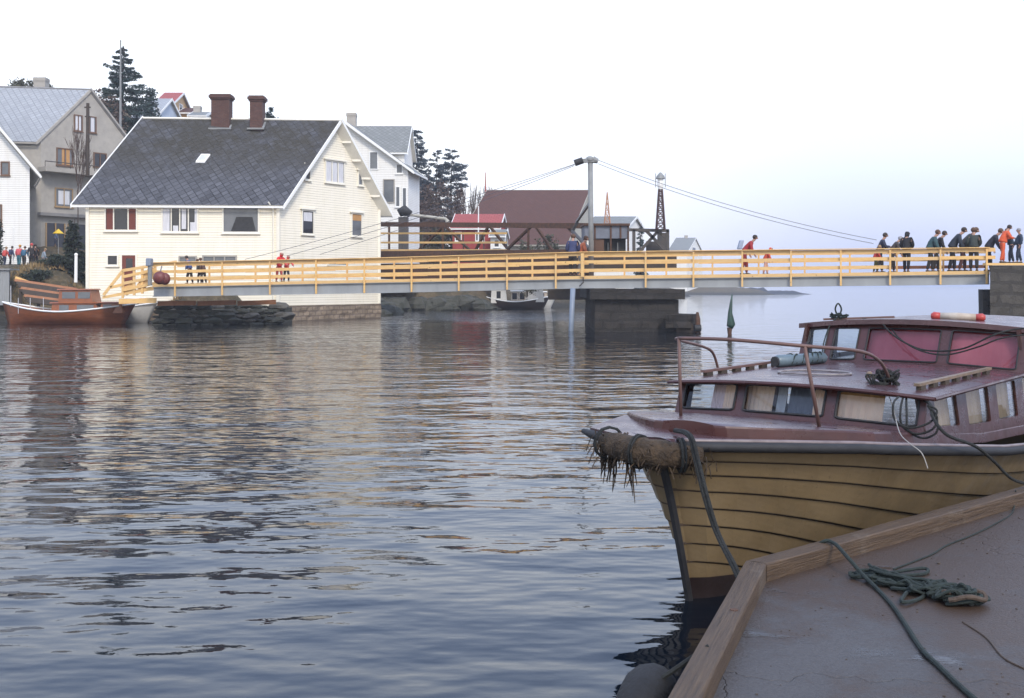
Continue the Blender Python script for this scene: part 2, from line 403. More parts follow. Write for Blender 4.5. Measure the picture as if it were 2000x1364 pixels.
def gable_house(root, fr, U, V, z0, ze, zr, wall, roof, trim, og=.5, oe=.45, th=.16, vr=.5, und='cream_trim', found=None):
    mb = MB(); vm_ = V*vr
    vs = [fr(0, 0, z0), fr(U, 0, z0), fr(U, V, z0), fr(0, V, z0), fr(0, 0, ze), fr(U, 0, ze), fr(U, V, ze), fr(0, V, ze), fr(0, vm_, zr), fr(U, vm_, zr)]
    mb.add(vs, [(0, 1, 5, 4), (1, 2, 6, 9, 5), (2, 3, 7, 6), (3, 0, 4, 8, 7), (3, 2, 1, 0), (4, 5, 9, 8), (6, 7, 8, 9)])
    mb.build('wall', wall, root)
    rf = MB()
    s1 = (zr-ze)/vm_; s2 = (zr-ze)/(V-vm_); up = th+.03
    roof_slab(rf, fr(-og, -oe, ze-oe*s1+up), fr(U+og, -oe, ze-oe*s1+up), fr(U+og, vm_, zr+up), fr(-og, vm_, zr+up), th, U+2*og, math.hypot(vm_+oe, zr-ze+oe*s1))
    roof_slab(rf, fr(U+og, V+oe, ze-oe*s2+up), fr(-og, V+oe, ze-oe*s2+up), fr(-og, vm_, zr+up), fr(U+og, vm_, zr+up), th, U+2*og, math.hypot(V-vm_+oe, zr-ze+oe*s2))
    r = rf.build('roof', [MATS[roof], MATS[und]], root)
    for a in (-og, U+og):
        e_ = -.05 if a < 0 else .05
        for (b0, zz0, b1, zz1) in ((-oe-.03, ze-(oe+.03)*s1, vm_, zr), (V+oe+.03, ze-(oe+.03)*s2, vm_, zr)):
            m = MB(); p = [fr(a, b0, zz0+up+.05), fr(a, b1, zz1+up+.05), fr(a, b1, zz1+up-.24), fr(a, b0, zz0+up-.2)]
            m.prism(p, fr.u*e_); m.build('bargeboard', MATS[trim], root)
    for b_, s_ in ((-oe, s1), (V+oe, s2)):
        m = MB(); zz = ze-oe*s_+up; d = -.06 if b_ < 0 else .06
        m.fbox(fr, (-og, b_+d*.1, zz-.17), (U+og, b_+d*1.4, zz-.05)); m.build('gutter', MATS[trim], root)
    return r
class Wall:
    """a wall plane: a runs along it, n points out"""
    def __init__(s, p, a, n): s.p = Vector(p); s.a = Vector(a).normalized(); s.n = Vector(n).normalized()
    def __call__(s, a, d, z): return s.p+s.a*a+s.n*d+Vector((0, 0, z))
    def from_px(s, px):       # where the sight line through column px meets the wall
        k = (px-1000)/F      # X = kY
        return (k*s.p.y-s.p.x)/(s.a.x-k*s.a.y)
    def z_px(s, a, py): return Z(py, (s.p+s.a*a).y)
def window(root, wl, px0, px1, py0, py1, frame='cream_trim', pane='glass_dark', mull=(), trans=(), curtains=(), sill=True, fw=.09, name='window', hood=False, cmat='curtain'):
    a0, a1 = wl.from_px(px0), wl.from_px(px1); am = (a0+a1)/2
    z1, z0 = wl.z_px(am, py0), wl.z_px(am, py1); W_ = a1-a0; H_ = z1-z0
    fb = lambda m, A, D, Zz: m.hexa([wl(A[0], D[0], Zz[0]), wl(A[1], D[0], Zz[0]), wl(A[1], D[1], Zz[0]), wl(A[0], D[1], Zz[0]), wl(A[0], D[0], Zz[1]), wl(A[1], D[0], Zz[1]), wl(A[1], D[1], Zz[1]), wl(A[0], D[1], Zz[1])])
    m = MB(); D = (.0, .07)
    fb(m, (a0-fw, a0), D, (z0-fw, z1+fw)); fb(m, (a1, a1+fw), D, (z0-fw, z1+fw))
    fb(m, (a0, a1), D, (z1, z1+fw)); fb(m, (a0, a1), D, (z0-fw, z0))
    for k in mull: fb(m, (a0+W_*k-.035, a0+W_*k+.035), (.02, .065), (z0, z1))
    for k in trans: fb(m, (a0, a1), (.018, .062), (z0+H_*k-.03, z0+H_*k+.03))
    w_ = m.build(name, MATS[frame], root)
    g = MB(); fb(g, (a0, a1), (.004, .016), (z0, z1)); g.build('pane', MATS[pane], w_)
    for (k0, k1, h0, h1) in curtains:
        c = MB(); n = 10; rows = []
        for h in (h0, h1):
            rows.append([wl(a0+W_*lerp(k0, k1, i/n), .024+.006*(i % 2), z0+H_*h) for i in range(n+1)])
        c.grid(rows); c.build('curtain', MATS[cmat], w_)
    if sill:
        s_ = MB(); fb(s_, (a0-fw-.05, a1+fw+.05), (.0, .12), (z0-fw-.06, z0-fw)); s_.build('sill', MATS[frame], w_)
    if hood:
        s_ = MB(); fb(s_, (a0-fw-.12, a1+fw+.12), (.0, .16), (z1+fw, z1+fw+.09)); s_.build('hood', MATS[frame], w_)
    return w_
def chimney(root, c, wx, wy, z0, z1, cap=True, mat='chimney_brick', flare=.1, flash=True):
    m = MB(); x, y = c
    m.box((x-wx/2, y-wy/2, z0), (x+wx/2, y+wy/2, z1-.35))
    for k, (e_, h) in enumerate(((flare*.5, .1), (flare, .17), (flare*.55, .08))):
        zz = z1-.35+(0, .1, .27)[k]; m.box((x-wx/2-e_, y-wy/2-e_, zz), (x+wx/2+e_, y+wy/2+e_, zz+h))
    return m.build('chimney', MATS[mat], root)

# ---- main cream house
def main_house():
    YA, YB, YC = 65.6, 66.4, 74.3
    A = (X(172, YA), YA); B = (X(544, YB), YB); Cc = (X(741, YC), YC)
    fr, U, V = plan(A, B, Cc)
    ze = Z(392, 66); zr = Z(238, 70.3)
    root = thing('house', (A[0], A[1], 1.9), 'large cream clapboard house with dark slate roof, skylight and two brick chimneys, behind the footbridge', 'house')
    gable_house(root, fr, U, V, .75, ze, zr, MATS['cream_clapboard'], 'diamond_slate', 'white_trim', og=.62, oe=.42, und='cream_trim')
    fd = MB(); s_ = 26; rows = []
    per = [fr(U*i/s_, -.12, 0) for i in range(s_+1)]+[fr(U+.1, V*i/s_, 0) for i in range(s_+1)]+[fr(U-U*i/s_, V+.1, 0) for i in range(s_+1)]+[fr(-.1, V-V*i/s_, 0) for i in range(s_)]
    for zz in (-.8, -.2, .15, .45, .8, .96):
        rows.append([p+Vector((noise.noise(p*1.7+Vector((0, 0, zz*3)))*.10, noise.noise(p*2.1+Vector((5, 0, zz*3)))*.10, zz)) for p in per])
    fd.grid(rows, close=True); fd.add([r_ for r_ in rows[-1]], [list(range(len(per)))])
    fd.build('foundation', MATS['foundation_stone'], root)
    # corner boards
    for (a, b) in ((0, 0), (U, 0), (U, V)):
        m = MB(); q = fr(a, b, 0); m.box((q.x-.11, q.y-.11, .98), (q.x+.09, q.y+.09, ze)); m.build('corner_board', MATS['cream_trim'], root)
    fw = Wall(fr(0, -.0, 0), fr.u, fr.u.cross(Vector((0, 0, 1))))
    gw = Wall(fr(U, 0, 0), fr.v, fr.v.cross(Vector((0, 0, 1))))
    # facade windows
    w1 = window(root, fw, 207, 266, 408, 449, mull=(.26, .74), curtains=((.02, .235, 0, 1), (.765, .98, 0, 1)), cmat='shutter')
    w2 = window(root, fw, 318, 385, 408, 452, mull=(.25, .5, .75), curtains=((.0, .2, 0, 1), (.55, .68, .1, 1), (.93, 1, 0, 1), (.3, .45, 0, .25), (.8, .95, 0, .4)))
    w3 = window(root, fw, 437, 504, 405, 453, pane='glass_grey', fw=.1)
    # flat black plate, no curtain: chair back and lamp silhouette on the picture window
    a0, a1 = fw.from_px(451), fw.from_px(500); zb, zt = fw.z_px(a0, 452), fw.z_px(a0, 424)
    m = MB(); m.prism([fw(a0, .02, zb), fw(a1, .02, zb), fw(lerp(a0, a1, .86), .02, zt), fw(lerp(a0, a1, .22), .02, zt)], fw.n*.012); m.build('curtain', MATS['black_rubber'], w3)
    window(root, fw, 211, 229, 500, 517)
    # brown door
    d0, d1 = fw.from_px(239), fw.from_px(265); z0, z1 = fw.z_px(d0, 560), fw.z_px(d0, 499)
    m = MB(); m.hexa([fw(d0, .0, z0), fw(d1, .0, z0), fw(d1, .08, z0), fw(d0, .08, z0), fw(d0, .0, z1), fw(d1, .0, z1), fw(d1, .08, z1), fw(d0, .08, z1)])
    dr = m.build('door', MATS['shutter'], root)
    m = MB(); p = [(lerp(d0, d1, .3), lerp(z0, z1, .55)), (lerp(d0, d1, .8), lerp(z0, z1, .55)), (lerp(d0, d1, .8), lerp(z0, z1, .9)), (lerp(d0, d1, .3), lerp(z0, z1, .9))]
    m.prism([fw(a, .085, z_) for a, z_ in p], fw.n*.01); m.build('pane', MATS['glass_dark'], dr)
    m = MB()
    for (a, b) in ((d0-.1, d0), (d1, d1+.1)):
        m.hexa([fw(a, 0, z0), fw(b, 0, z0), fw(b, .1, z0), fw(a, .1, z0), fw(a, 0, z1+.1), fw(b, 0, z1+.1), fw(b, .1, z1+.1), fw(a, .1, z1+.1)])
    m.hexa([fw(d0, 0, z1), fw(d1, 0, z1), fw(d1, .1, z1), fw(d0, .1, z1), fw(d0, 0, z1+.1), fw(d1, 0, z1+.1), fw(d1, .1, z1+.1), fw(d0, .1, z1+.1)]); m.build('frame', MATS['cream_trim'], dr)
    window(root, fw, 352, 382, 503, 512, frame='stucco', pane='glass_grey'); window(root, fw, 398, 460, 502, 512, frame='stucco', pane='glass_grey', mull=(.33, .66))
    # gable windows
    window(root, gw, 636, 671, 317, 356, mull=(.33, .67), curtains=((.02, .3, 0, 1), (.37, .63, 0, 1), (.7, .98, 0, 1)), pane='glass_grey', hood=True, cmat='curtain')
    window(root, gw, 596.5, 604.5, 325, 350, hood=True); window(root, gw, 700, 707, 336, 361, hood=True, pane='glass_grey')
    window(root, gw, 590.5, 611, 413, 456, hood=True, curtains=((.1, .9, .55, .95),)); 
    w_ = window(root, gw, 687, 705, 419, 460, hood=True, pane='glass_grey', cmat='orange_curtain', curtains=((.0, 1, .7, 1),))
    window(root, gw, 640, 676, 511, 517, pane='glass_grey', sill=False)
    # brackets beneath the overhanging rake
    s2 = (zr-ze)/(V/2)
    for k in (.2, .4, .6, .8):
        b = lerp(V+.1, V/2, k); zz = zr-(b-V/2)*s2
        m = MB(); m.beam(fr(U, b, zz-.1), fr(U+.6, b, zz-.1), .1, .14); m.build('bracket', MATS['cream_trim'], root)
    # downpipe
    m = MB(); m.tube([fr(U-.25, -.5, ze-.1), fr(U-.25, -.1, ze-.55), fr(U-.25, -.1, 1.2)], .05, 6); m.build('downpipe', MATS['cream_trim'], root)
    # skylight
    s1 = (zr-ze)/(V/2); a = U*.575
    # locate it on the slope by its place in the picture
    best = None
    for i in range(100):
        for j in range(60):
            q = fr(U*i/100, V/2*j/60, ze+V/2*j/60*s1+.2); px = 1000+F*q.x/q.y; py = HOR+F*(EYE-q.z)/q.y
            d = (px-396)**2+(py-312)**2
            if best is None or d < best[0]: best = (d, U*i/100, V/2*j/60)
    _, a, b = best; P_ = lambda da, db, up: fr(a+da, b+db, ze+(b+db)*s1+.2+up)
    m = MB(); m.hexa([P_(-.28, -.22, 0), P_(.28, -.22, 0), P_(.28, .22, 0), P_(-.28, .22, 0), P_(-.28, -.22, .09), P_(.28, -.22, .09), P_(.28, .22, .09), P_(-.28, .22, .09)])
    sk = m.build('skylight', MATS['white_trim'], root)
    M('sky_glass', (.5, .52, .56), .06, (.6, .62, .66)); m = MB(); m.prism([P_(-.22, -.16, .095), P_(.22, -.16, .095), P_(.22, .16, .095), P_(-.22, .16, .095)], (0, 0, .01)); m.build('pane', MATS['sky_glass'], sk)
    # chimneys
    for (px0, px1, ptop, pbot) in ((408, 444, 186, 248), (484, 509, 189, 243)):
        Yc = fr(U/2, V/2, 0).y-1.2; Yc = 68.9; xc = X((px0+px1)/2, Yc); wx = (px1-px0)/F*Yc
        Yc = 69.8; c = chimney(root, (xc, Yc), wx, .8, zr-1.6, Z(ptop, Yc), flare=.13)
        yf = Yc-.42; zf = zr-(fr(U/2, V/2, 0).y-yf)/fr.v.y*((zr-ze)/(V/2))+.2; m = MB(); m.box((xc-wx/2-.14, yf-.14, zf-.06), (xc+wx/2+.14, yf, zf+.05))
        m.beam((xc+wx/2+.07, yf-.12, zf), (xc+wx/2+.07, yf+.55, zf+.5), .12, .1); m.build('flashing', MATS['grey_steel'], c)
    return fr, U, V, ze, zr
MH = main_house()

# ---- grey stuccoed house on the slope, left
def grey_house():
    YB, YC = 84, 91
    # ridge runs left-right, right gable faces us obliquely
    B = (X(80, YB), YB); Cc = (X(262, YC), YC); A = (X(-130, YB), YB-1.5)
    fr, U, V = plan(A, B, Cc)
    ze = Z(268, YB)-.1; zr = Z(180, 88)
    root = thing('house', (B[0], B[1], 4), 'grey stuccoed house with pale slate roof and brown windows, up the slope at the left', 'house')
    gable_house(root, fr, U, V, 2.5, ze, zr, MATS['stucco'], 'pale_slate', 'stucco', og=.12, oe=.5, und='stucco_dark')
    gw = Wall(fr(U, 0, 0), fr.v, fr.v.cross(Vector((0, 0, 1))))
    fw = Wall(fr(0, 0, 0), fr.u, fr.u.cross(Vector((0, 0, 1))))
    window(root, gw, 146, 159, 227, 255, frame='brown_frame', pane='glass_grey', mull=(.5,), curtains=((.1, .9, 0, 1),)); window(root, gw, 175, 186, 230, 258, frame='brown_frame', pane='glass_grey', curtains=((.2, .8, 0, 1),))
    window(root, gw, 112, 140, 292, 322, frame='brown_frame', pane='glass_grey', mull=(.5,), curtains=((.3, .5, 0, 1), (.6, .85, 0, 1)), cmat='orange_curtain')
    window(root, gw, 184, 206, 301, 325, frame='brown_frame', mull=(.5,)); window(root, gw, 109, 140, 370, 403, frame='tan_frame', pane='glass_grey', mull=(.5,), curtains=((.15, .85, .1, .9),))
    window(root, gw, 66, 103, 446, 492, frame='stucco_dark', mull=(.3, .6)) if False else None
    # balcony slab along the gable, parapet above
    a0, a1 = -.3, V*.98
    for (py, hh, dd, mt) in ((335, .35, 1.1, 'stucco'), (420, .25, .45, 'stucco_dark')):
        z = gw.z_px(V*.4, py); m = MB()
        m.hexa([gw(a0, 0.002, z-hh), gw(a1, 0.002, z-hh), gw(a1, dd, z-hh), gw(a0, dd, z-hh), gw(a0, 0.002, z), gw(a1, 0.002, z), gw(a1, dd, z), gw(a0, dd, z)]); m.build('balcony', MATS[mt], root)
    z = gw.z_px(V*.4, 335); m = MB()
    m.tube([gw(a0, 1.05, z+.42), gw(a1, 1.05, z+.42)], .04, 6)
    for i in range(9): m.tube([gw(lerp(a0, a1, i/8), 1.05, z), gw(lerp(a0, a1, i/8), 1.05, z+.42)], .025, 5)
    m.build('balcony_railing', MATS['dark_steel'], root)
    # shop front on the ground floor
    z0, z1 = gw.z_px(1, 500), gw.z_px(1, 436)
    for i in range(4):
        b0 = .4+i*1.9; m = MB()
        m.hexa([gw(b0, .004, z0), gw(b0+1.6, .004, z0), gw(b0+1.6, .05, z0), gw(b0, .05, z0), gw(b0, .004, z1), gw(b0+1.6, .004, z1), gw(b0+1.6, .05, z1), gw(b0, .05, z1)])
        w_ = m.build('shop_window', MATS['glass_dark'], root)
        m = MB()
        for k in (0, .8, 1.6): m.hexa([gw(b0+k-.05, .05, z0), gw(b0+k+.05, .05, z0), gw(b0+k+.05, .1, z0), gw(b0+k-.05, .1, z0), gw(b0+k-.05, .05, z1), gw(b0+k+.05, .05, z1), gw(b0+k+.05, .1, z1), gw(b0+k-.05, .1, z1)])
        m.build('frame', MATS['tan_frame'], w_)
    chimney(root, (X(81, 88.3), 88.3), .95, .8, zr-1.5, Z(153, 88.3), mat='stucco', flare=.04)
grey_house()

# ---- white house cut by the left edge of the picture
def left_white():
    Y0 = 76.5; W_ = 9.0; Lh = 8.0
    Rr = Vector((X(58, Y0), Y0, 0))
    root = thing('house', (Rr.x, Rr.y, 4), 'white painted house whose gable is cut by the left edge of the photo', 'house')
    ze = Z(325, Y0); zr = ze+W_/2*1.18
    f2 = Fr(Rr, Vector((-.50, 1, 0)).normalized(), Vector((-1, 0, 0)))
    gable_house(root, f2, Lh, W_, 2.5, ze, zr, MATS['white_clapboard'], 'grey_slate', 'white_trim', og=.55, oe=.75, und='stucco')
    gw = Wall(Rr-Vector((W_, 0, 0)), (1, 0, 0), (0, -1, 0))
    window(root, gw, 4, 17, 318, 341, frame='brown_frame', pane='glass_grey'); window(root, gw, -8, 2, 402, 440, frame='brown_frame', pane='glass_grey')
left_white()

# ---- white house behind the main one, right
def white_back():
    Y0 = 96
    root = thing('house', (X(740, Y0), Y0, 3), 'tall white house with grey roof directly behind the right gable of the cream house', 'house')
    # gable wing facing the camera
    xr = X(797, Y0); pk = X(676, Y0+1)
    W_ = 2*(xr-pk)
    f2 = Fr((xr, Y0, 0), Vector((.12, 1, 0)).normalized(), Vector((-1, .0, 0)))
    ze = Z(331, Y0); zr = Z(240, Y0)
    gable_house(root, f2, 5, W_, 2, ze, zr, MATS['white_clapboard'], 'grey_slate', 'white_trim', og=.5, oe=.6, und='cream_trim')
    # cross wing behind
    A = (X(640, Y0+2.2), Y0+2.2); B = (X(790, Y0+2.2), Y0+2.2); Cc = (X(806, Y0+8), Y0+8)
    fr, U, V = plan(A, B, Cc)
    gable_house(root, fr, U, V, 2, Z(297, Y0+2.2), Z(250, Y0+5), MATS['white_clapboard'], 'grey_slate', 'white_trim', og=.3, oe=.3, und='cream_trim')
    gw = Wall(Vector((xr-W_, Y0, 0)), (1, 0, 0), (0, -1, 0))
    window(root, gw, 774, 780, 366, 403, frame='white_trim', pane='glass_grey'); window(root, gw, 787, 793, 368, 406, frame='white_trim', pane='glass_grey')
    window(root, gw, 723, 737, 298, 330, frame='white_trim', pane='glass_grey', sill=False); window(root, gw, 775, 785, 322, 338, frame='white_trim', pane='glass_grey')
    window(root, gw, 750, 769, 352, 395, frame='stucco', pane='glass_grey', sill=False)
    chimney(root, (X(687, Y0+5), Y0+5), .85, .8, zr-1, Z(222, Y0+5), mat='stucco', flare=.04)
white_back()

def simple_house(label, px0, px1, pyr, pye, Y0, dpx, depth, wall, roof, trim, z0=1.0, vr=.5, gwin=(), fwin=(), og=.3, name='house', und='stucco', chim=None, cat='house', frame='white_trim'):
    """ridge along the picture; right gable turned to us by dpx pixels"""
    A = (X(px0, Y0), Y0); B = (X(px1, Y0), Y0); Cc = (X(px1+dpx, Y0+depth), Y0+depth)
    fr, U, V = plan(A, B, Cc); root = thing(name, (A[0], A[1], z0), label, cat)
    gable_house(root, fr, U, V, z0-1, Z(pye, Y0), Z(pyr, Y0+depth*vr), MATS[wall], roof, trim, og=og, oe=.35, und=und, vr=vr)
    gw = Wall(fr(U, 0, 0), fr.v, fr.v.cross(Vector((0, 0, 1)))); fw = Wall(fr(0, 0, 0), fr.u, fr.u.cross(Vector((0, 0, 1))))
    for q in gwin: window(root, gw, *q, frame=frame)
    for q in fwin: window(root, fw, *q, frame=frame)
    if chim:
        for (px, pt_) in chim: chimney(root, (X(px, Y0+depth/2), Y0+depth/2), .8, .8, Z(pyr+14, Y0+depth/2), Z(pt_, Y0+depth/2), mat='stucco', flare=.04)
    return root, fr, U, V
M('barn_wall', (.42, .40, .34), .8, (.33, .31, .26), scale=1, stretch=(1, 1, .3)); M('red_wall', (.34, .05, .045), .75, (.25, .04, .035))
M('yellow_wall', (.62, .40, .18), .7, (.55, .34, .15)); M('blue_white_wall', (.50, .56, .64), .7, (.44, .5, .58))
simple_house('big warehouse with a long brown roof and pale gable wall, behind the old bridge', 896, 1104, 374, 478, 118, 50, 13, 'barn_wall', 'brown_roof', 'barn_wall', name='warehouse', cat='warehouse', vr=.85)
simple_house('small red boathouse with a red roof and white gable before the brown warehouse', 884, 974, 422, 446, 106, 14, 5, 'red_wall', 'red_roof', 'white_trim', z0=3, name='boathouse', cat='boathouse', og=.2, fwin=((890, 900, 455, 470), (930, 945, 455, 470)))
simple_house('low white shed with grey roof beside the red boathouse', 958, 986, 452, 462, 103, 6, 3, 'white_clapboard', 'grey_slate', 'white_trim', z0=3, name='shed', cat='shed', og=.1, fwin=((966, 974, 470, 482),))
simple_house('pale house with a grey slate roof just right of the tall bridge mast', 1146, 1222, 426, 446, 128, 34, 8, 'white_clapboard', 'grey_slate', 'white_trim', fwin=((1170, 1180, 455, 472), (1195, 1205, 455, 472)))
simple_house('low white boathouse with twin grey roof slopes, rightmost building beyond the bridge', 1306, 1342, 466, 492, 285, 30, 18, 'white_clapboard', 'grey_slate', 'white_trim', name='boathouse', chim=((1340, 460),), cat='boathouse', gwin=((1352, 1358, 484, 494),))
simple_house('yellow ochre house with a red roof, high on the hill behind the cream house', 305, 334, 184, 205, 128, 40, 9, 'yellow_wall', 'red_roof', 'white_trim', z0=18, gwin=((350, 356, 205, 216),))
simple_house('pale blue house with whitish roof peeping over the cream house beside the spruce', 262, 300, 196, 232, 118, 60, 9, 'blue_white_wall', 'pale_slate', 'white_trim', z0=14, gwin=((306, 311, 212, 226),))
simple_house('small house with brown roof on the ridge left of the tall brick chimneys', 352, 372, 214, 222, 130, 26, 8, 'yellow_wall', 'brown_roof', 'white_trim', z0=18)
simple_house('low white house with grey roof and a chimney, nearest the wide brick chimney', 372, 398, 222, 228, 125, 20, 8, 'white_clapboard', 'grey_slate', 'white_trim', z0=16, chim=((386, 208),))
# ------------------------------------------------------------------ new timber-railed footbridge on steel girders
BL = Vector((X(305, 59), 59, 0)); BR = Vector((X(1930, 48), 48, 0))
BD = (BR-BL).normalized(); BN = Vector((BD.y, -BD.x, 0))      # BN points to the camera side
if BN.y > 0: BN = -BN
BW = 2.3
def b_at(px):           # point of the near edge under column px
    k = (px-1000)/F; return BL+BD*((k*BL.y-BL.x)/(BD.x-k*BD.y))
def b_z(px, kind='deck'):
    py = interp(px, [300, 740, 1140, 1500, 1930, 2000], {'deck': [557, 548, 541, 537, 531, 530], 'low': [580, 573, 563.5, 561, 556, 555.5], 'top': [514, 505, 493.5, 489.5, 485, 484]}[kind])
    return Z(py, b_at(px).y)
def footbridge():
    root = thing('footbridge', (BL.x, BL.y, 2), 'long footbridge with grey steel girder and fresh yellow timber railings crossing the channel', 'bridge')
    cols = [300+i*30 for i in range(55)]+[1932]
    # plank deck
    m = MB(); rows = []
    for off, dz in ((.06, -.10), (.06, 0), (-BW-.06, 0), (-BW-.06, -.10)):
        rows.append([b_at(p)+BN*off+Vector((0, 0, b_z(p)+dz)) for p in cols])
    m.grid(rows+[rows[0]]); m.build('deck', MATS['shade_wood'], root)
    m = MB(); rows = []
    for off, dz in ((.062, -.11), (.10, -.11), (.10, .045), (.062, .045)):
        rows.append([b_at(p)+BN*off+Vector((0, 0, b_z(p)+dz)) for p in cols])
    m.grid(rows+[rows[0]]); m.build('edge_board', MATS['new_wood'], root)
    for k, off in enumerate((-.02, -BW+.1)):      # I-girders
        m = MB()
        for (o0, o1, za, zb) in ((.11, -.13, 0, .035), (.015, -.015, .03, 1), (.11, -.13, 1, 1.0)):
            rows = []
            for (oo, top) in ((o0, 0), (o1, 0), (o1, 1), (o0, 1)):
                r_ = []
                for p in cols:
                    zl, zd = b_z(p, 'low'), b_z(p)-.11
                    zz = (zl if za == 0 else zl+.03 if za < 1 else zd-.035) if not top else (zl+.035 if za == 0 else zd-.03 if za < 1 else zd)
                    r_.append(b_at(p)+BN*(off+oo)+Vector((0, 0, zz)))
                rows.append(r_)
            m.grid(rows+[rows[0]])
        m.build('girder', MATS['girder_paint'], root)
    near = [345, 437, 530, 620, 714, 806, 898, 992, 1087, 1139, 1175, 1262, 1355, 1450, 1545, 1642, 1738, 1836, 1926]
    near.remove(1175)
    rr = random.Random(5)
    for p in near:
        q = b_at(p); down = b_z(p, 'low')+.02 if p != 1139 else b_z(p)
        m = MB(); a = q+BN*.16; wd = .085 if p != 1139 else .16
        m.beam(a+Vector((0, 0, down)), a+BN*.01*rr.random()+Vector((0, 0, b_z(p, 'top')-.04)), wd, .075, up=BN)
        m.build('post', MATS['new_wood'], root, bevel=.006)
    for p in [365, 458, 553, 643, 738, 832, 925, 1018, 1113, 1205, 1290, 1384, 1478, 1572, 1664, 1760, 1855]:
        q = b_at(p)-BN*BW*1.0; m = MB(); zt = b_z(p, 'top'); zd = b_z(p)
        m.beam(q+Vector((0, 0, zd)), q+Vector((0, 0, zt-.04)), .085, .075, up=BN); m.build('post', MATS['new_wood'], root)
    # rail boards, in lengths that butt at the posts
    breaks = [300]+[near[i] for i in (1, 3, 5, 7, 9, 11, 13, 15, 16)]+[1944]
    def board(off, hf, hh, c0, c1, name='rail', mt='new_wood', jit=0.0):
        m = MB(); n = 5
        cs = [lerp(c0, c1, i/n) for i in range(n+1)]; rows = []
        for (oo, up) in ((0, 0), (.035, 0), (.035, 1), (0, 1)):
            rows.append([b_at(p)+BN*(off+oo)+Vector((0, 0, lerp(b_z(p), b_z(p, 'top'), hf)+jit-hh*(1-up))) for p in cs])
        m.grid(rows+[rows[0]]); e0 = [r_[0] for r_ in rows]; e1 = [r_[-1] for r_ in rows]
        m.add(e0, [(3, 2, 1, 0)]); m.add(e1, [(0, 1, 2, 3)]); m.build(name, MATS[mt], root)
    for side in (0, 1):
        for k, (hf, hh) in enumerate(((1.0, .17), (.665, .15), (.335, .15))):
            for i in range(len(breaks)-1):
                c0, c1 = breaks[i]+.4, breaks[i+1]-.4
                if k == 2 and side == 0 and c0 > 1737: continue
                board(.055+.0 if side == 0 else -BW-.02+.0, hf, hh, c0, c1, jit=rr.uniform(-.014, .014), mt='new_wood' if (k < 2 or c0 < 1700) else 'shade_wood')
    # handrail cap
    m = MB(); rows = []
    for (oo, up) in ((.04, .002), (.215, .002), (.215, .04), (.04, .04)):
        rows.append([b_at(p)+BN*oo+Vector((0, 0, b_z(p, 'top')+up)) for p in cols])
    m.grid(rows+[rows[0]]); m.build('handrail', MATS['new_wood'], root)
    # crank / latch on the girder beside the blue pile
    m = MB(); q = b_at(1139)+BN*.2; zt = b_z(1139)-.02
    m.tube([q+Vector((.05, 0, zt)), q+Vector((.05, 0, zt-.25)), q+Vector((-.15, 0, zt-.45))], .03, 6); m.build('latch', MATS['dark_steel'], root)
    return root
footbridge()
# timber ramp and its railing at the left end
def ramp():
    Y = 59.6
    root = thing('ramp', (X(215, Y), Y, 1.2), 'timber ramp with slanted plank railing climbing to the left end of the footbridge', 'ramp')
    P = lambda px, py, dy=0: pt(px, py, Y+dy)
    m = MB(); m.hexa([P(200, 584), P(306, 566), P(306, 566, 2.2), P(200, 584, 2.2), P(200, 579), P(306, 558), P(306, 558, 2.2), P(200, 579, 2.2)]); m.build('deck', MATS['new_wood'], root)
    m = MB(); m.hexa([P(232, 594), P(306, 592), P(306, 592, .3), P(232, 594, .3), P(232, 584), P(306, 582), P(306, 582, .3), P(232, 584, .3)]); m.build('beam', MATS['new_wood'], root)
    for (x, y0, y1) in ((240, 583, 527), (262, 577, 524), (278, 574, 521), (303, 566, 514)):
        m = MB(); m.beam(P(x, y0), P(x, y1), .13, .09, up=(0, 1, 0)); m.build('post', MATS['new_wood'], root)
    for (a, b) in (((202, 577), (239, 530)), ((238, 529), (345, 512)), ((240, 541), (306, 527)), ((240, 554), (306, 541)), ((240, 567), (306, 553)), ((216, 562), (240, 556))):
        m = MB(); m.beam(P(*a, -.06), P(*b, -.06), .04, .16, up=(0, 0, 1)); m.build('rail', MATS['new_wood'], root)
    for (a, b) in (((272, 566), (300, 524)), ((243, 570), (262, 560))):
        m = MB(); m.beam(P(*a, .05), P(*b, .05), .04, .5, up=(0, 0, 1)); m.build('plank', MATS['new_wood'], root)
ramp()
# grey bollard post with cap where the bridge starts
r_ = thing('bollard', (X(292, 58.6), 58.6, 2), 'grey steel post with a rounded cap at the left end of the footbridge', 'bollard')
m = MB(); m.tube([pt(293, 558, 58.6), pt(293, 520, 58.6)], .12, 10); m.build('post', MATS['grey_steel'], r_)
m = MB(); m.box(pt(284, 520, 58.4), pt(300, 505, 58.9)); m.build('cap', MATS['blue_grey_steel'], r_, bevel=.06)
# brown-red buoy hung on the rail
M('buoy_red', (.17, .035, .03), .5, (.11, .03, .025))
r_ = thing('buoy', tuple(pt(316, 555, 57.9)), 'dull red mooring buoy hanging outside the railing at the left end of the footbridge', 'buoy')
m = MB(); m.ball(pt(312, 543, 57.9), .36, 14, 9, sq=(1, .8, 1)); m.ball(pt(322, 545, 58.0), .3, 14, 9, sq=(1, .8, 1.1)); m.build('float', MATS['buoy_red'], r_, smooth=True)
m = MB(); m.tube([pt(313, 532, 57.9), pt(316, 520, 58.3)], .03, 6); m.build('rope', MATS['cable'], r_)

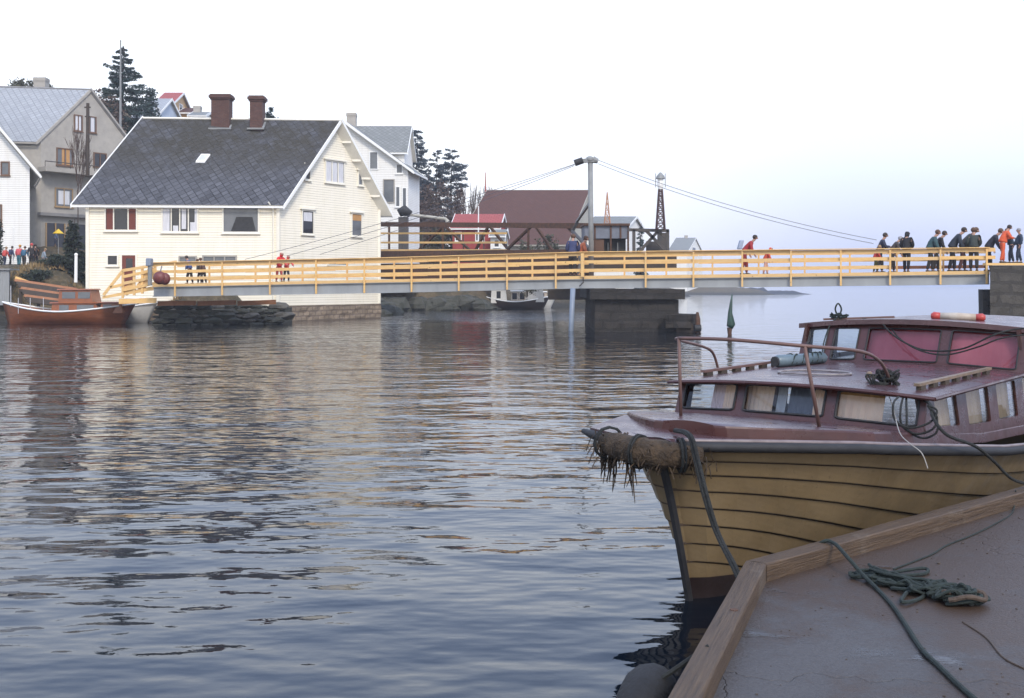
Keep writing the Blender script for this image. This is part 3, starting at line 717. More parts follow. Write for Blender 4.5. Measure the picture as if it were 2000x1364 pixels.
# ------------------------------------------------------------------ stone pier, piles, abutment, quay of rocks
def stone_block(name, corners, z0, z1, mat, root, jit=.05, nz=8, taper=.0, n=14, seed=0):
    rows = []; m = len(corners); c = sum((Vector((*q, 0)) for q in corners), Vector())/m
    for iz in range(nz+1):
        k = iz/nz; row = []
        for i in range(m):
            a = Vector((*corners[i], 0)); b = Vector((*corners[(i+1) % m], 0))
            for j in range(n):
                p = a.lerp(b, j/n); p = c+(p-c)*(1-taper*k); p.z = lerp(z0, z1, k)
                q = p*1.9+Vector((seed, 0, 0)); d = (p-c); d.z = 0
                p = p+d.normalized()*jit*noise.noise(q)*2; row.append(p)
        rows.append(row)
    mb = MB(); mb.grid(rows, close=True); mb.add(rows[-1], [list(range(len(rows[-1])))])
    return mb.build(name, mat, root)
def pier():
    root = thing('bridge_pier', (4.5, 54, -1), 'massive dark stone pier rising from the channel below the middle of the footbridge', 'pier')
    y0, y1 = 51.2, 64
    c = [(X(1161, y0), y0), (X(1327, y0), y0), (X(1327, y0)+.6, y1), (X(1161, y0)+.4, y1)]
    stone_block('base', c, -1.5, Z(585, y0)-.02, MATS['pier_stone'], root, taper=.02)
    c = [(X(1155, y0)-.05, y0-.15), (X(1337, y0), y0-.15), (X(1337, y0)+.6, y1), (X(1150, y0)+.4, y1)]
    stone_block('capstone', c, Z(585, y0), Z(565, y0), MATS['pier_stone'], root, jit=.04, nz=3, seed=4)
    c = [(X(1300, 50.6), 50.6), (X(1350, 50.6), 50.6), (X(1366, 51.5), 52.4), (X(1330, 53), 53.5), (X(1300, 53), 53)]
    stone_block('footing', c, Z(640, 51), Z(615, 51), MATS['pier_stone'], root, jit=.1, nz=4, seed=8)
    c = [(X(1322, 50.8), 50.8), (X(1362, 50.8), 50.8), (X(1366, 52), 52.2), (X(1325, 53), 53.0)]
    stone_block('footing', c, -.8, Z(632, 51), MATS['timber_dark'], root, jit=.1, nz=4, seed=9)
pier()
r_ = thing('mooring_post', tuple(pt(1364, 640, 50.6)), 'short rusty post with a ring at the right foot of the bridge pier', 'mooring post')
m = MB(); m.tube([pt(1363, 655, 50.6), pt(1363, 624, 50.6), pt(1362, 610, 50.6)], [.14, .12, .06], 10); m.build('post', MATS['rust'], r_)
m = MB(); m.tube([pt(1357, 641, 50.4), pt(1369, 641, 50.4)], .16, 10); m.build('ring', MATS['black_rubber'], r_)
m = MB(); m.tube([pt(1119, 563, 52), pt(1113, 600+100, 52)], .125, 14); o = m.build('steel_pile', MATS['blue_grey_steel'], org=pt(1116, 655, 52), smooth=True)
tag(o, 'slender blue-grey steel pile standing in the water left of the bridge pier', 'pile')
def abutment():
    root = thing('abutment', (X(1960, 47), 47, 0), 'big squared stone abutment carrying the right end of the footbridge', 'abutment')
    y0 = 47.0
    c = [(X(1934, y0), y0), (X(2200, y0), y0-.3), (X(2200, y0), y0+9), (X(1936, y0+9), y0+9)]
    stone_block('wall', c, -1.2, Z(519, y0), MATS['abutment_stone'], root, jit=.05, nz=9)
    c = [(X(1909, y0+1.5), y0+.9), (X(1945, y0+1.4), y0+.9), (X(1960, y0+5), y0+5), (X(1911, y0+5), y0+5)]
    stone_block('ledge', c, -1.2, Z(566, y0), MATS['pier_stone'], root, jit=.09, nz=7, seed=3)
    m = MB(); m.box((X(1925, y0), y0-.05, Z(519, y0)+.01), (X(2200, y0), y0+.3, Z(514, y0))); m.build('edge_beam', MATS['new_wood'], root)
abutment()
def rock_quay():
    root = thing('stone_quay', (-17, 60.5, 0), 'low dark mossy rubble quay under the left end of the footbridge', 'quay')
    M('moss_rock_pale', (.13, .12, .10), .9, (.07, .065, .055), scale=2, bump=.05, bscale=5)
    rr = random.Random(11); m = MB(); m2 = MB()
    xs0, xs1 = X(305, 60.5), X(536, 62.3)
    for row in range(5):
        x = xs0-.3
        while x < xs1+.2:
            w_ = rr.uniform(.35, 1.3); k = (x-xs0)/(xs1-xs0); y = 60.4+k*1.9+row*.25; zz = -.1+row*.27
            mi_ = 1 if rr.random() < .25 else 0
            m.ball((x+w_/2, y, zz), w_*.52, 8, 5, sq=(1.05, .7, rr.uniform(.32, .42)), jit=.4, seed=rr.randrange(9999), mi=mi_)
            x += w_*.85
    b = MB(); b.hexa([(xs0, 61.0, -1), (xs1, 62.9, -1), (xs1, 69, -1), (xs0, 69, -1), (xs0, 60.9, .8), (xs1, 62.8, .8), (xs1, 69, .9), (xs0, 69, .9)])
    m.build('boulders', [MATS['moss_rock'], MATS['moss_rock_pale']], root); b.build('core', MATS['moss_rock'], root)
    for i in range(3):
        m = MB(); a = pt(308+i*78, 593, 60.2+i*.35); c = pt(308+(i+1)*78-3, 592-i, 60.2+(i+1)*.35)
        m.beam(a, c, .25, .26); m.build('timber', MATS['shade_wood'], root)
rock_quay()
# rocks of the shore seen through under the bridge
def shore_rocks():
    m = MB(); rr = random.Random(21)
    for i in range(190):
        if i < 120: x = rr.uniform(-13, -2); y = interp(x, [-13, -9, -2.5], [92.5, 99, 100.2])+rr.uniform(-.8, 1.6)
        else: y = rr.uniform(76.5, 92) ; x = interp(y, [76, 82, 92], [-10.2, -9.6, -12])+rr.uniform(-1.2, .4)
        s_ = rr.uniform(.3, 1.3); m.ball((x, y, rr.uniform(-.1, .7)*(1 if i < 120 else .3)), s_, 7, 5, sq=(1.1, .9, .6), jit=.35, seed=i)
    tag(m.build('shore_rocks', MATS['moss_rock'], org=(-8, 95, 0)), 'loose dark boulders and seaweed along the far shore beneath the bridge', 'rocks', kind='stuff')
shore_rocks()

# ------------------------------------------------------------------ old riveted swing bridge behind, with hut and mast
def old_bridge():
    root = thing('old_bridge', (-4, 72, 3), 'rusty old truss bridge with thin timber handrails behind the new footbridge', 'bridge')
    A = lambda px: interp(px, [740, 1150], [79, 64])       # distance under column px
    P = lambda px, py, d=0: pt(px, py, A(px)+d)
    mt = MATS['rust']
    for d in (0, 2.6):
        m = MB(); m.beam(P(700, 438, d), P(1150, 441.5, d), .2, .32); m.build('top_chord', mt, root)
        m = MB(); m.beam(P(700, 502, d), P(1150, 500, d), .25, .8); m.build('bottom_chord', mt, root)
        nd = [745, 786, 865, 950, 1035, 1120]
        for i, a in enumerate([760, 865, 1032]):
            m = MB(); m.beam(P(a, 498, d), P(a, 440, d), .15, .15); m.build('strut', mt, root)
        for (a, b) in (((810, 497), (868, 440)), ((868, 440), (925, 497)), ((955, 440), (925, 497))[:2], ((955, 440), (1000, 497)), ((980, 498), (1040, 440)), ((1045, 440), (1085, 498)), ((1105, 440), (1150, 485))):
            m = MB(); m.beam(P(*a, d), P(*b, d), .16, .14); m.build('brace', mt, root)
    for py, mm_ in ((455, 'new_wood'), (473, 'new_wood'), (488, 'new_wood')):
        m = MB(); m.beam(P(700, py+1, -.15), P(990, py+1, -.15), .05, .13); m.build('handrail', MATS[mm_], root)
    for a in (786, 825, 905, 945, 990): 
        m = MB(); m.beam(P(a, 498, -.1), P(a, 452, -.1), .08, .08); m.build('post', MATS['dark_steel'], root)
    m = MB(); a, b = P(700, 500, 0), P(1150, 500, 0); m.hexa([a+Vector((0, .1, -.1)), b+Vector((0, .1, -.1)), b+Vector((0, 2.5, -.1)), a+Vector((0, 2.5, -.1)), a+Vector((0, .1, .05)), b+Vector((0, .1, .05)), b+Vector((0, 2.5, .05)), a+Vector((0, 2.5, .05))]); m.build('deck', MATS['timber_dark'], root)
    # plate girder below
    for d in (.02, 2.4):
        m = MB(); a, b = P(700, 530, d), P(1150, 533, d); m.beam(a, b, .06, 1.1); m.build('plate_girder', mt, root)
    m = MB(); m.box((X(1072, 65), 65, 1.35), (X(1160, 65), 66.5, 2.3)); m.build('cross_beam', MATS['timber_dark'], root)
old_bridge()
def hut():
    Y = 60
    root = thing('control_hut', (X(1195, Y), Y, 3), 'small grey sheet-metal control hut with rusty frame and dark openings right of the bridge mast', 'hut')
    P = lambda px, py, d=0: pt(px, py, Y+d)
    def bx(n, px0, px1, py0, py1, d0, d1, mt): m = MB(); m.box(P(px0, py1, d0), P(px1, py0, 0)+Vector((0, d1, 0))); return m.build(n, MATS[mt], root)
    bx('roof', 1140, 1230, 437, 441, -.15, 3, 'rust')
    M('hut_panel', (.17, .19, .23), .6, (.12, .13, .16)); M('brown_door', (.12, .06, .035), .7)
    bx('wall_panel', 1142, 1227, 441, 466, 0, 2.8, 'hut_panel')
    bx('interior', 1180, 1224, 466, 505, .5, 2.6, 'black_rubber'); bx('door', 1160, 1180, 467, 505, .1, .3, 'brown_door')  # solid black block: the shade inside the openings is put into its colour
    for a in (1162, 1193, 1212, 1227): bx('frame', a-1.5, a+1.5, 441, 505 if a != 1212 else 466, -.06, .1, 'rust')
    bx('floor', 1140, 1232, 505, 512, 0, 2.8, 'rust')
    for a in (1188, 1207): bx('lever', a-1, a+1, 474, 505, .2, .3, 'grey_steel')
hut()
def swing_frame():
    Y = 58.5
    root = thing('turning_frame', (X(1270, Y), Y, 3), 'dark riveted steel frame with cross braces standing between the control hut and the lattice beacon', 'steel frame')
    P = lambda px, py, d=0: pt(px, py, Y+d)
    mt = MATS['dark_steel']
    for d in (0, 2.2):
        m = MB(); m.beam(P(1226, 449, d), P(1306, 451, d), .16, .16); m.build('top_beam', mt, root)
        for a in (1238, 1304):
            m = MB(); m.beam(P(a, 449, d), P(a, 520, d), .16, .16); m.build('post', mt, root)
        for (a, b) in (((1248, 493), (1285, 452)), ((1262, 451), (1302, 492)), ((1285, 452), (1302, 465))):
            m = MB(); m.beam(P(*a, d+.02), P(*b, d+.02), .12, .16); m.build('brace', mt, root)
    m = MB(); m.box(P(1262, 505, 1.0), P(1303, 472, 1.1)); m.box(P(1284, 474, 1.12), P(1303, 455, 1.2)); m.build('gusset_plate', MATS['dark_steel'], root)
    m = MB(); m.box(P(1140, 528, -.2), P(1308, 500, 2.4)); m.build('machinery_deck', MATS['timber_dark'], root)
swing_frame()
def lattice(label, name, px, pyt, pyb, wt, wb, Y, mat, lamp, n=7, cat='mast'):
    root = thing(name, (X(px, Y), Y, Z(pyb, Y)), label, cat)
    x0 = X(px, Y); z0, z1 = Z(pyb, Y), Z(pyt, Y)
    C4 = lambda k: [Vector((x0+sx_*lerp(wb, wt, k)/2, Y+sy*lerp(wb, wt, k)/2, lerp(z0, z1, k))) for sx_, sy in ((-1, -1), (1, -1), (1, 1), (-1, 1))]
    m = MB(); a = C4(0); b = C4(1)
    for i in range(4): m.beam(a[i], b[i], .055, .055)
    m.build('mast_leg', mat, root)
    m = MB()
    ks = [1-(1-i/n)**1.15 for i in range(n+1)]
    for i in range(n):
        p, q = C4(ks[i]), C4(ks[i+1])
        for j in range(4): m.beam(p[j], q[(j+1) % 4], .035, .035); m.beam(p[(j+1) % 4], q[j], .035, .035); m.beam(q[j], q[(j+1) % 4], .04, .04)
    m.build('lattice', mat, root)
    if lamp:
        m = MB(); c = Vector((x0, Y, z1)); m.tube([c, c+Vector((0, 0, .25)), c+Vector((0, 0, .55))], [.13, .17, .15], 10); m.build('lantern', MATS['white_trim'], root)
        m = MB(); m.tube([c+Vector((0, 0, .56)), c+Vector((0, 0, .72)), c+Vector((0, 0, .9))], [.26, .2, .05], 10)
        for s_ in (-.26, .26): m.tube([c+Vector((s_, 0, .1)), c+Vector((s_, 0, .85))], .02, 5)
        m.build('lamp_hood', MATS['grey_steel'], root)
M('mast_red', (.075, .03, .03), .6, (.06, .035, .035)); M('mast_orange', (.50, .24, .12), .6)
lattice('dark red lattice beacon tower topped by a white lantern', 'beacon', 1290, 370, 449, .17, .44, 58, MATS['mast_red'], True, cat='beacon')
lattice('thin orange lattice spire behind the control hut', 'mast', 1186, 376, 440, .02, .55, 100, MATS['mast_orange'], False, 6)
def crane_pole():
    Y = 53.6
    root = thing('cable_mast', (X(1153, Y), Y, 2), 'tall thick grey steel mast with a dark pulley block and a diagonal strut', 'mast')
    P = lambda px, py, d=0: pt(px, py, Y+d)
    m = MB(); m.tube([P(1155, 545), P(1153, 318)], .125, 14); m.build('pole', MATS['grey_steel'], root, smooth=True)
    m = MB(); m.ball(P(1152, 312), .22, 12, 7, sq=(1, 1, .8)); m.beam(P(1136, 315, -.05), P(1160, 313, -.05), .2, .2); m.build('head', MATS['grey_steel'], root)
    m = MB(); m.tube([P(1122.5, 319, -.1), P(1138, 313.5, -.1)], .165, 14); m.build('pulley_block', MATS['black_rubber'], root)
    m = MB(); m.tube([P(1158, 312), P(1168, 315)], [.18, .12], 10); m.build('sheave', MATS['grey_steel'], root)
    m = MB(); m.beam(P(1151, 398), P(1126, 434, 6), .12, .12); m.build('strut', MATS['grey_steel'], root)
    m = MB(); m.tube([P(1128, 434, 6), P(1118, 452, 6), P(1150, 486, 3)], .1, 8); m.build('strut', MATS['dark_steel'], root)
    for k, (a, b, d1) in enumerate((((1168, 313), (1712, 469), -4.5), ((1168, 320), (1706, 476), -4.5), ((1125, 320), (478, 507), 4.2), ((1122, 322), (560, 500), 4.0), ((1122, 324), (625, 497), 3.6))):
        A_ = P(*a); B_ = P(*b, d1); pts = []
        for i in range(25):
            t = i/24; q = A_.lerp(B_, t); q.z -= .35*4*t*(1-t)*(1 if k < 2 else .5); pts.append(q)
        m = MB(); m.tube(pts, .013, 5); m.build('cable', MATS['cable'], root)
crane_pole()
def spar():
    Y = 47.6
    root = thing('spar_buoy', (X(1428, Y), Y, 0), 'leaning dark green spar buoy standing in the water right of the bridge pier', 'buoy')
    P = lambda px, py: pt(px, py, Y)
    m = MB(); m.tube([P(1430, 575), P(1428, 592), P(1426, 612), P(1428, 634), P(1425, 640)], [.02, .06, .10, .19, .15], 12); m.build('spar', MATS['green_paint'], root, smooth=True)
    m = MB(); m.tube([P(1425, 640), P(1425, 652), P(1430, 670)], [.12, .09, .06], 10); m.build('weeded_foot', MATS['rust'], root)
spar()
def tank():
    Y = 92
    root = thing('crane_boom', (X(790, Y), Y, 3), 'black rounded housing with a pale tapering boom, resting behind the old truss bridge', 'crane')
    m = MB(); m.box(pt(778, 500, Y), pt(796, 424, Y)+Vector((0, 1, 0))); m.build('support', MATS['dark_steel'], root)
    m = MB(); m.tube([pt(779, 417, Y), pt(790, 411, Y), pt(802, 419, Y)], [.35, .5, .3], 10); m.build('housing', MATS['black_rubber'], root, smooth=True)
    m = MB(); m.tube([pt(800, 420, Y-.1), pt(840, 424, Y-.1), pt(870, 428, Y-.1), pt(874, 434, Y-.1)], [.12, .13, .15, .22], 10); m.build('boom', MATS['barn_wall'], root)
tank()
# ------------------------------------------------------------------ the big cabin cruiser by the quay
BO = Vector((.953, 7.05, 0)); BA = Vector((.629, .777, 0)).normalized(); BS = Vector((.777, -.629, 0)).normalized()
def bf(t, b, z): return BO+BA*t+BS*b+Vector((0, 0, z))
def paint(name, c, c2, rough=.3, scale=1.5, bump=.0):
    t = NT(name); f = t.mr(t.noise(scale, 6, .7), .35, .7)
    a = t.mix(f, c, c2); sp = t.mr(t.noise(25, 3, .6), .62, .72)
    t.col(t.mix(t.math('MULTIPLY', sp, .5), a, tuple(x*.5 for x in c))); t.l(t.mr(t.noise(5, 4), .3, .7, rough*.7, rough*1.6), t.b.inputs['Roughness'])
    t.bump(t.noise(6, 4, .6), .003+bump); return t.mat
paint('maroon_paint', (.070, .024, .021), (.045, .018, .017), .28)
paint('maroon_deck', (.092, .047, .052), (.062, .034, .038), .25, 2.5)
paint('hull_cream', (.235, .168, .088), (.145, .102, .052), .45, 1.2)
paint('boot_top', (.016, .006, .006), (.010, .005, .005), .6)
M('seam', (.05, .032, .02), .8); M('rub_black', (.012, .012, .014), .7, (.025, .025, .028), scale=6)
M('rail_rust', (.14, .075, .062), .55, (.12, .07, .06), scale=12); M('rail_pale', (.22, .18, .18), .4, (.12, .09, .09), scale=6); M('pale_metal', (.55, .56, .58), .4, (.4, .4, .42), scale=6)
M('rope_dark', (.022, .024, .022), .9, (.012, .012, .012), scale=20, bump=.01, bscale=60); M('rope_green', (.024, .036, .032), .9, (.014, .02, .018), scale=20, bump=.01, bscale=60)
M('rope_brown', (.095, .062, .036), .95, (.022, .016, .011), scale=9, bump=.03, bscale=40)
M('red_cloth', (.62, .16, .19), .8, (.5, .10, .13), scale=2); M('peach_cloth', (.90, .68, .50), .8, (.8, .54, .38), scale=5, stretch=(2, 2, .3)); M('beige_cloth', (.75, .55, .34), .8, (.6, .40, .22), scale=5, stretch=(2, 2, .3))
M('pink_cloth', (.80, .62, .60), .8, (.7, .52, .5), scale=5); M('slate_cloth', (.16, .17, .21), .8)
def m_glass(name, tint, refl=.12):
    t = NT(name); t.t.nodes.remove(t.b)
    tr = t.n('ShaderNodeBsdfTransparent'); tr.inputs[0].default_value = (*tint, 1)
    gl = t.n('ShaderNodeBsdfGlossy'); gl.inputs['Roughness'].default_value = .02
    fr = t.n('ShaderNodeFresnel'); fr.inputs['IOR'].default_value = 1.5
    mx_ = t.n('ShaderNodeMixShader'); t.l(t.math('ADD', fr.outputs[0], refl), mx_.inputs[0]); t.l(tr.outputs[0], mx_.inputs[1]); t.l(gl.outputs[0], mx_.inputs[2])
    t.l(mx_.outputs[0], t.t.nodes['Material Output'].inputs[0]); return t.mat
m_glass('window_glass', (.86, .9, .92), .0)

def rr_loop(x0, x1, y0, y1, r, n=5):
    out = []
    for cx, cy, a0 in ((x1-r, y1-r, 0), (x0+r, y1-r, 90), (x0+r, y0+r, 180), (x1-r, y0+r, 270)):
        for i in range(n+1):
            a = R(a0+90*i/n); out.append((cx+r*math.cos(a), cy+r*math.sin(a)))
    return out
def holed(mb, f, cell, hole, r, th=.03, mi=0):
    """panel cell=(x0,x1,y0,y1) with a rounded hole; f(x,y,d) -> point"""
    hl = rr_loop(*hole, r); n = len(hl); cx, cy = (hole[0]+hole[1])/2, (hole[2]+hole[3])/2
    ol = []
    m4 = n//4
    cs = [(cell[1], cell[3]), (cell[0], cell[3]), (cell[0], cell[2]), (cell[1], cell[2])]
    for i, (x, y) in enumerate(hl):
        q = i//m4; k = (i % m4)/(m4-1)*1.0
        hx, hy = cs[q]
        # slide along the two sides meeting at this corner
        if q == 0: p = (hx, lerp(y, hy, 1 if k > 0 else 0)) if k < .5 else (lerp(x, hx, 1 if k < 1 else 0), hy)
        elif q == 1: p = (lerp(x, hx, 1 if k > 0 else 0), hy) if k < .5 else (hx, lerp(y, hy, 1 if k < 1 else 0))
        elif q == 2: p = (hx, lerp(y, hy, 1 if k > 0 else 0)) if k < .5 else (lerp(x, hx, 1 if k < 1 else 0), hy)
        else: p = (lerp(x, hx, 1 if k > 0 else 0), hy) if k < .5 else (hx, lerp(y, hy, 1 if k < 1 else 0))
        ol.append(p)
    rows = [[f(x, y, 0) for x, y in hl], [f(x, y, 0) for x, y in ol], [f(x, y, -th) for x, y in ol], [f(x, y, -th) for x, y in hl], [f(x, y, 0) for x, y in hl]]
    mb.grid(rows, mi, close=True); return hl
def pane(mb, f, hole, r, d=-.015):
    hl = rr_loop(*hole, r+.001); mb.add([f(x, y, d) for x, y in hl], [list(range(len(hl)))])

def big_boat():
    root = thing('cabin_cruiser', tuple(bf(4, 0, 0)), 'large moored cruiser with maroon deck and cabins over a tan planked hull', 'boat')
    LEN = 9.5
    bs = lambda t: interp(t, [0, .04, .12, .22, .35, .55, .8, 1.2, 1.8, 2.6, 3.6, 5, 7, 9.5], [.10, .17, .27, .37, .50, .67, .84, 1.05, 1.22, 1.33, 1.40, 1.42, 1.36, 1.15])
    zs = lambda t: interp(t, [0, .5, 1, 2, 3.4, 5, 7, 9.5], [1.115, 1.095, 1.06, .955, .80, .72, .68, .72])
    stem = lambda w: .445*w**.75                # w 0 sheer .. 1 waterline
    WB = .22                                    # extra below the water
    def hp(s, w, off=0.0):
        t0 = stem(min(w, 1)); ts = t0+(LEN-t0)*s
        tt = LEN*s
        b_top = bs(tt) if s > 0 else .03
        b_wl = interp(s*LEN, [0, .3, .8, 1.5, 2.5, 4, 6, 9.5], [0, .14, .36, .62, .88, 1.08, 1.12, .9])
        k = (1-min(w, 1))
        b = b_wl+(b_top-b_wl)*k**1.15
        if s*LEN < .5: b = b*lerp(.12 if w > .02 else 1, 1, smooth_((s*LEN)/.12)) if s > 0 else 0
        if w > 1: b *= 1-(w-1)*.6
        z = zs(tt)*(1-w) if w <= 1 else -WB*(w-1)/.2
        return ts, b+off, z
    ss = [0, .003, .007, .012, .02, .03, .042, .058, .08, .105, .135, .17, .21, .26, .32, .4, .5, .62, .75, .88, 1]
    seams = [0, .09, .18, .285, .395, .51, .63, .75, .88, 1.0]
    WW = lambda w0, s: min(1.2, w0*(1+.68*(LEN*s)**2/(LEN*s+.8)))
    for sg in (1, -1):
        m = MB(); sm = MB()
        for i in range(len(seams)-1):
            w0, w1 = seams[i], seams[i+1]
            rows = []
            for k in range(4):
                w_ = lerp(w0, w1, k/3); off = .003+.016*k/3
                rows.append([bf(hp(s, WW(w_, s), off if s > 0.004 else 0)[0], sg*hp(s, WW(w_, s), off if s > .004 else 0)[1], hp(s, WW(w_, s))[2]) for s in ss])
            rows.append([bf(hp(s, WW(w1, s))[0], sg*(hp(s, WW(w1, s))[1]+.003), hp(s, WW(w1, s))[2]-.001) for s in ss])
            m.grid(rows)
            rows = [[bf(hp(s, WW(w1, s)-.004)[0], sg*hp(s, WW(w1, s)-.004, .0195 if s > .004 else 0)[1], hp(s, WW(w1, s)-.004)[2]) for s in ss], [bf(hp(s, min(1.2, WW(w1, s)+.011))[0], sg*(hp(s, min(1.2, WW(w1, s)+.011))[1]+.006), hp(s, min(1.2, WW(w1, s)+.011))[2]) for s in ss]]
            if i < len(seams)-2: sm.grid(rows)
        h = m.build('hull', MATS['hull_cream'], root, smooth=False); sm.build('plank_seam', MATS['seam'], h)
        m = MB(); m.grid([[bf(hp(s, w_)[0], sg*(hp(s, w_)[1]+(.026 if s > .004 else .008 if s > 0 else .004)), hp(s, w_)[2]) for s in ss] for w_ in (.86, .93, 1, 1.1, 1.2)]); m.build('boot_top', MATS['boot_top'], root, smooth=True)
        # rub rail
        m = MB(); st = [s for s in ss if s > 0]
        m.tube([bf(LEN*s, sg*(bs(LEN*s)+.02), zs(LEN*s)+.0) for s in st], .034, 8); m.build('rub_rail', MATS['rub_black'], root, smooth=True)
        m = MB(); m.tube([bf(LEN*s, sg*(bs(LEN*s)-.005), zs(LEN*s)+.037) for s in st], .016, 6); m.build('rail_strip', MATS['rail_pale'], root, smooth=True)
    m = MB()
    pts = [bf(stem(w_)-.03, 0, zs(0)*(1-w_)) for w_ in [i/12 for i in range(13)]]+[bf(.47, 0, -.25)]
    m.tube(pts, [.03]*12+[.03, .03], 6); m.build('stem', MATS['rub_black'], root)
    # transom
    m = MB(); rows = [[bf(LEN, b_*hp(1, w_)[1], hp(1, w_)[2]) for b_ in (-1, 0, 1)] for w_ in (0, .4, .8, 1.2)]; m.grid(rows); m.build('transom', MATS['hull_cream'], root)
    # low foredeck plate
    ts_ = [.0, .04, .12, .22, .35, .55, .8, 1.2]
    m = MB(); m.grid([[bf(t, k*(bs(t)-.0), zs(t)+.028+.02*(1-k*k)) for k in (-1, -.6, -.2, .2, .6, 1)] for t in ts_]); m.build('foredeck', MATS['maroon_deck'], root, smooth=True)
    m = MB(); m.prism([bf(*q, 1.128) for q in ((.02, .12), (-.02, -.28), (.15, -.64), (.45, -.74), (.95, -.86), (.6, -.3))], (0, 0, .03)); m.build('bow_platform', MATS['maroon_deck'], root)
    m = MB(); m.tube([bf(.18, -.72, 1.125), bf(.12, -.60, 1.115), bf(-.04, -.28, 1.11)], [.018, .032, .036], 8); m.build('bow_rail', MATS['rub_black'], root, smooth=True)
    # raised trunk deck
    tt_ = [.40, .42, .5, .62, .8, 1.0, 1.2, 1.8, 2.6, 3.6, 5, 7, 9.3]
    bt = lambda t: min(bs(t)-.045, interp(t, [.4, .42, .5, .62, .8, 1.0, 1.3], [.20, .28, .40, .54, .72, .88, 1.05]))
    zt = lambda t: zs(t)+.115
    m = MB()
    for sg in (1, -1): m.grid([[bf(t, sg*(bt(t)+.012), zs(t)+.03) for t in tt_], [bf(t, sg*bt(t), zt(t)-.012) for t in tt_], [bf(t, sg*(bt(t)-.012), zt(t)) for t in tt_]])
    cam_ = lambda t, b: zt(t)+.018*(1-(b/max(bt(t), .1))**2)
    m.grid([[bf(.40, k*.212, zs(.4)+.02), bf(.40, k*.20, zt(.4)-.012), bf(.40, k*.19, cam_(.4, k*.188)+.001)] for k in [-1+.2*i for i in range(11)]]); m.build('bulwark', MATS['maroon_paint'], root)
    m = MB(); m.grid([[bf(t, k*(bt(t)-.012), cam_(t, k*bt(t))) for k in [-1+.2*i for i in range(11)]] for t in tt_]); m.build('deck', MATS['maroon_deck'], root, smooth=True)
    # ---- forward cabin
    zb = 1.082; ztp = 1.318
    def ffront(b, h, d):     # h 0..1 from sill to header
        c = 1-(b/1.05)**2
        t = 2.02-.10*c+.10*h-d*1.0
        return bf(t, b, lerp(zb+.035*c, ztp+.045*c, h))
    cells = [(-1.05, -.415, -.98, -.46), (-.415, .36, -.37, .31), (.36, 1.05, .41, 1.0)]
    m = MB(); g = MB()
    for (c0, c1, h0, h1) in cells:
        holed(m, ffront, (c0, c1, -.15, 1.1), (h0, h1, .10, .95), .06, .04)
        pass
    wl = m.build('front_wall', MATS['maroon_paint'], root)
    # subdivide long panes visually: black rubber gasket
    for (c0, c1, h0, h1) in cells:
        k = MB(); lp = rr_loop(h0, h1, .10, .95, .06); k.tube([ffront(x, y, .006) for x, y in lp]+[ffront(*lp[0], .006)], .010, 5, cap=False)
        wdw = MB(); pane(wdw, ffront, (h0, h1, .10, .95), .06); w_ = wdw.build('window', MATS['window_glass'], root); k.build('gasket', MATS['rub_black'], w_)
    # curtains behind
    def cloth(px0, px1, mt, dd=.10, h0=.0, h1=.95):
        k = MB(); n = 12; rows = []
        for h in (h0, h1): rows.append([ffront(lerp(px0, px1, i/n), h, -dd-.01*(i % 2)) for i in range(n+1)])
        k.grid(rows); k.build('curtain', MATS[mt], wl)
    cloth(-.74, -.56, 'pink_cloth'); cloth(-.60, -.44, 'peach_cloth', .06); cloth(-.40, -.16, 'peach_cloth'); cloth(-.14, -.06, 'curtain', .13); cloth(-.04, .20, 'slate_cloth', .14); cloth(.20, .34, 'peach_cloth', .06)
    cloth(.40, .74, 'peach_cloth', .06); cloth(.40, .74, 'orange_curtain', .055, .80, .95)
    # side walls of the cabin
    for sg in (1, -1):
        def fside(t, h, d, sg=sg):
            zbt = lerp(zb, 1.0, (t-2.1)/5) ; b = 1.045-(h*.05)+d
            return bf(t, sg*b, lerp(zt(t)-.02, ztp+.0*(t-2), h))
        tw = [(2.12, 2.36, 3.05), (3.05, 3.2, 3.95), (3.95, 4.1, 4.85), (4.85, 5.0, 5.8)]
        m = MB(); ends = [2.12, 3.1, 4.0, 4.9, 5.9]; hs = [(2.42 if sg > 0 else 2.19, 2.98), (3.24, 3.88), (4.14, 4.78), (5.04, 5.8)]
        for i in range(4): holed(m, fside, (ends[i], ends[i+1], 0, 1.05), (*hs[i], .22, .9), .045, .04)
        sw = m.build('side_wall', MATS['maroon_paint'], root)
        for i in range(4):
            wdw = MB(); pane(wdw, fside, (*hs[i], .22, .9), .045); w_ = wdw.build('window', MATS['window_glass'], root)
            if sg > 0:
                k = MB(); n = 8; a0, a1 = hs[i][0]+.12, hs[i][1]+.02
                k.grid([[fside(lerp(a0, a1, j/n), h, -.08-.012*(j % 2)) for j in range(n+1)] for h in (.2, .95)]); k.build('curtain', MATS['beige_cloth'], w_)
    m = MB(); m.box((0, 0, 0), (0, 0, 0)) if False else None
    # cabin roof
    tr_ = [2.0, 2.03, 2.5, 3.2, 4, 5, 6, 7.4]
    def roofp(t, k, up):
        e_ = 1.13+.0*t; c = 1-k*k
        fr_ = 2.04-.13*c
        tt = fr_+(t-2.0) if t < 2.4 else t
        return bf(tt, k*e_, 1.334+.055*c+up+.006*(t-2))
    ks = [-1+.125*i for i in range(17)]
    m = MB(); top = [[roofp(t, k, .0) for k in ks] for t in tr_]; bot = [[roofp(t, k, -.028) for k in ks] for t in tr_]
    m.grid(top); m.grid([r_[::-1] for r_ in bot]); m.grid([bot[0], top[0]]); m.grid([top[-1], bot[-1]])
    m.grid([[b_[0] for b_ in bot], [b_[0] for b_ in top]]); m.grid([[b_[-1] for b_ in top], [b_[-1] for b_ in bot]])
    m.build('cabin_roof', [MATS['maroon_deck']], root, smooth=False)
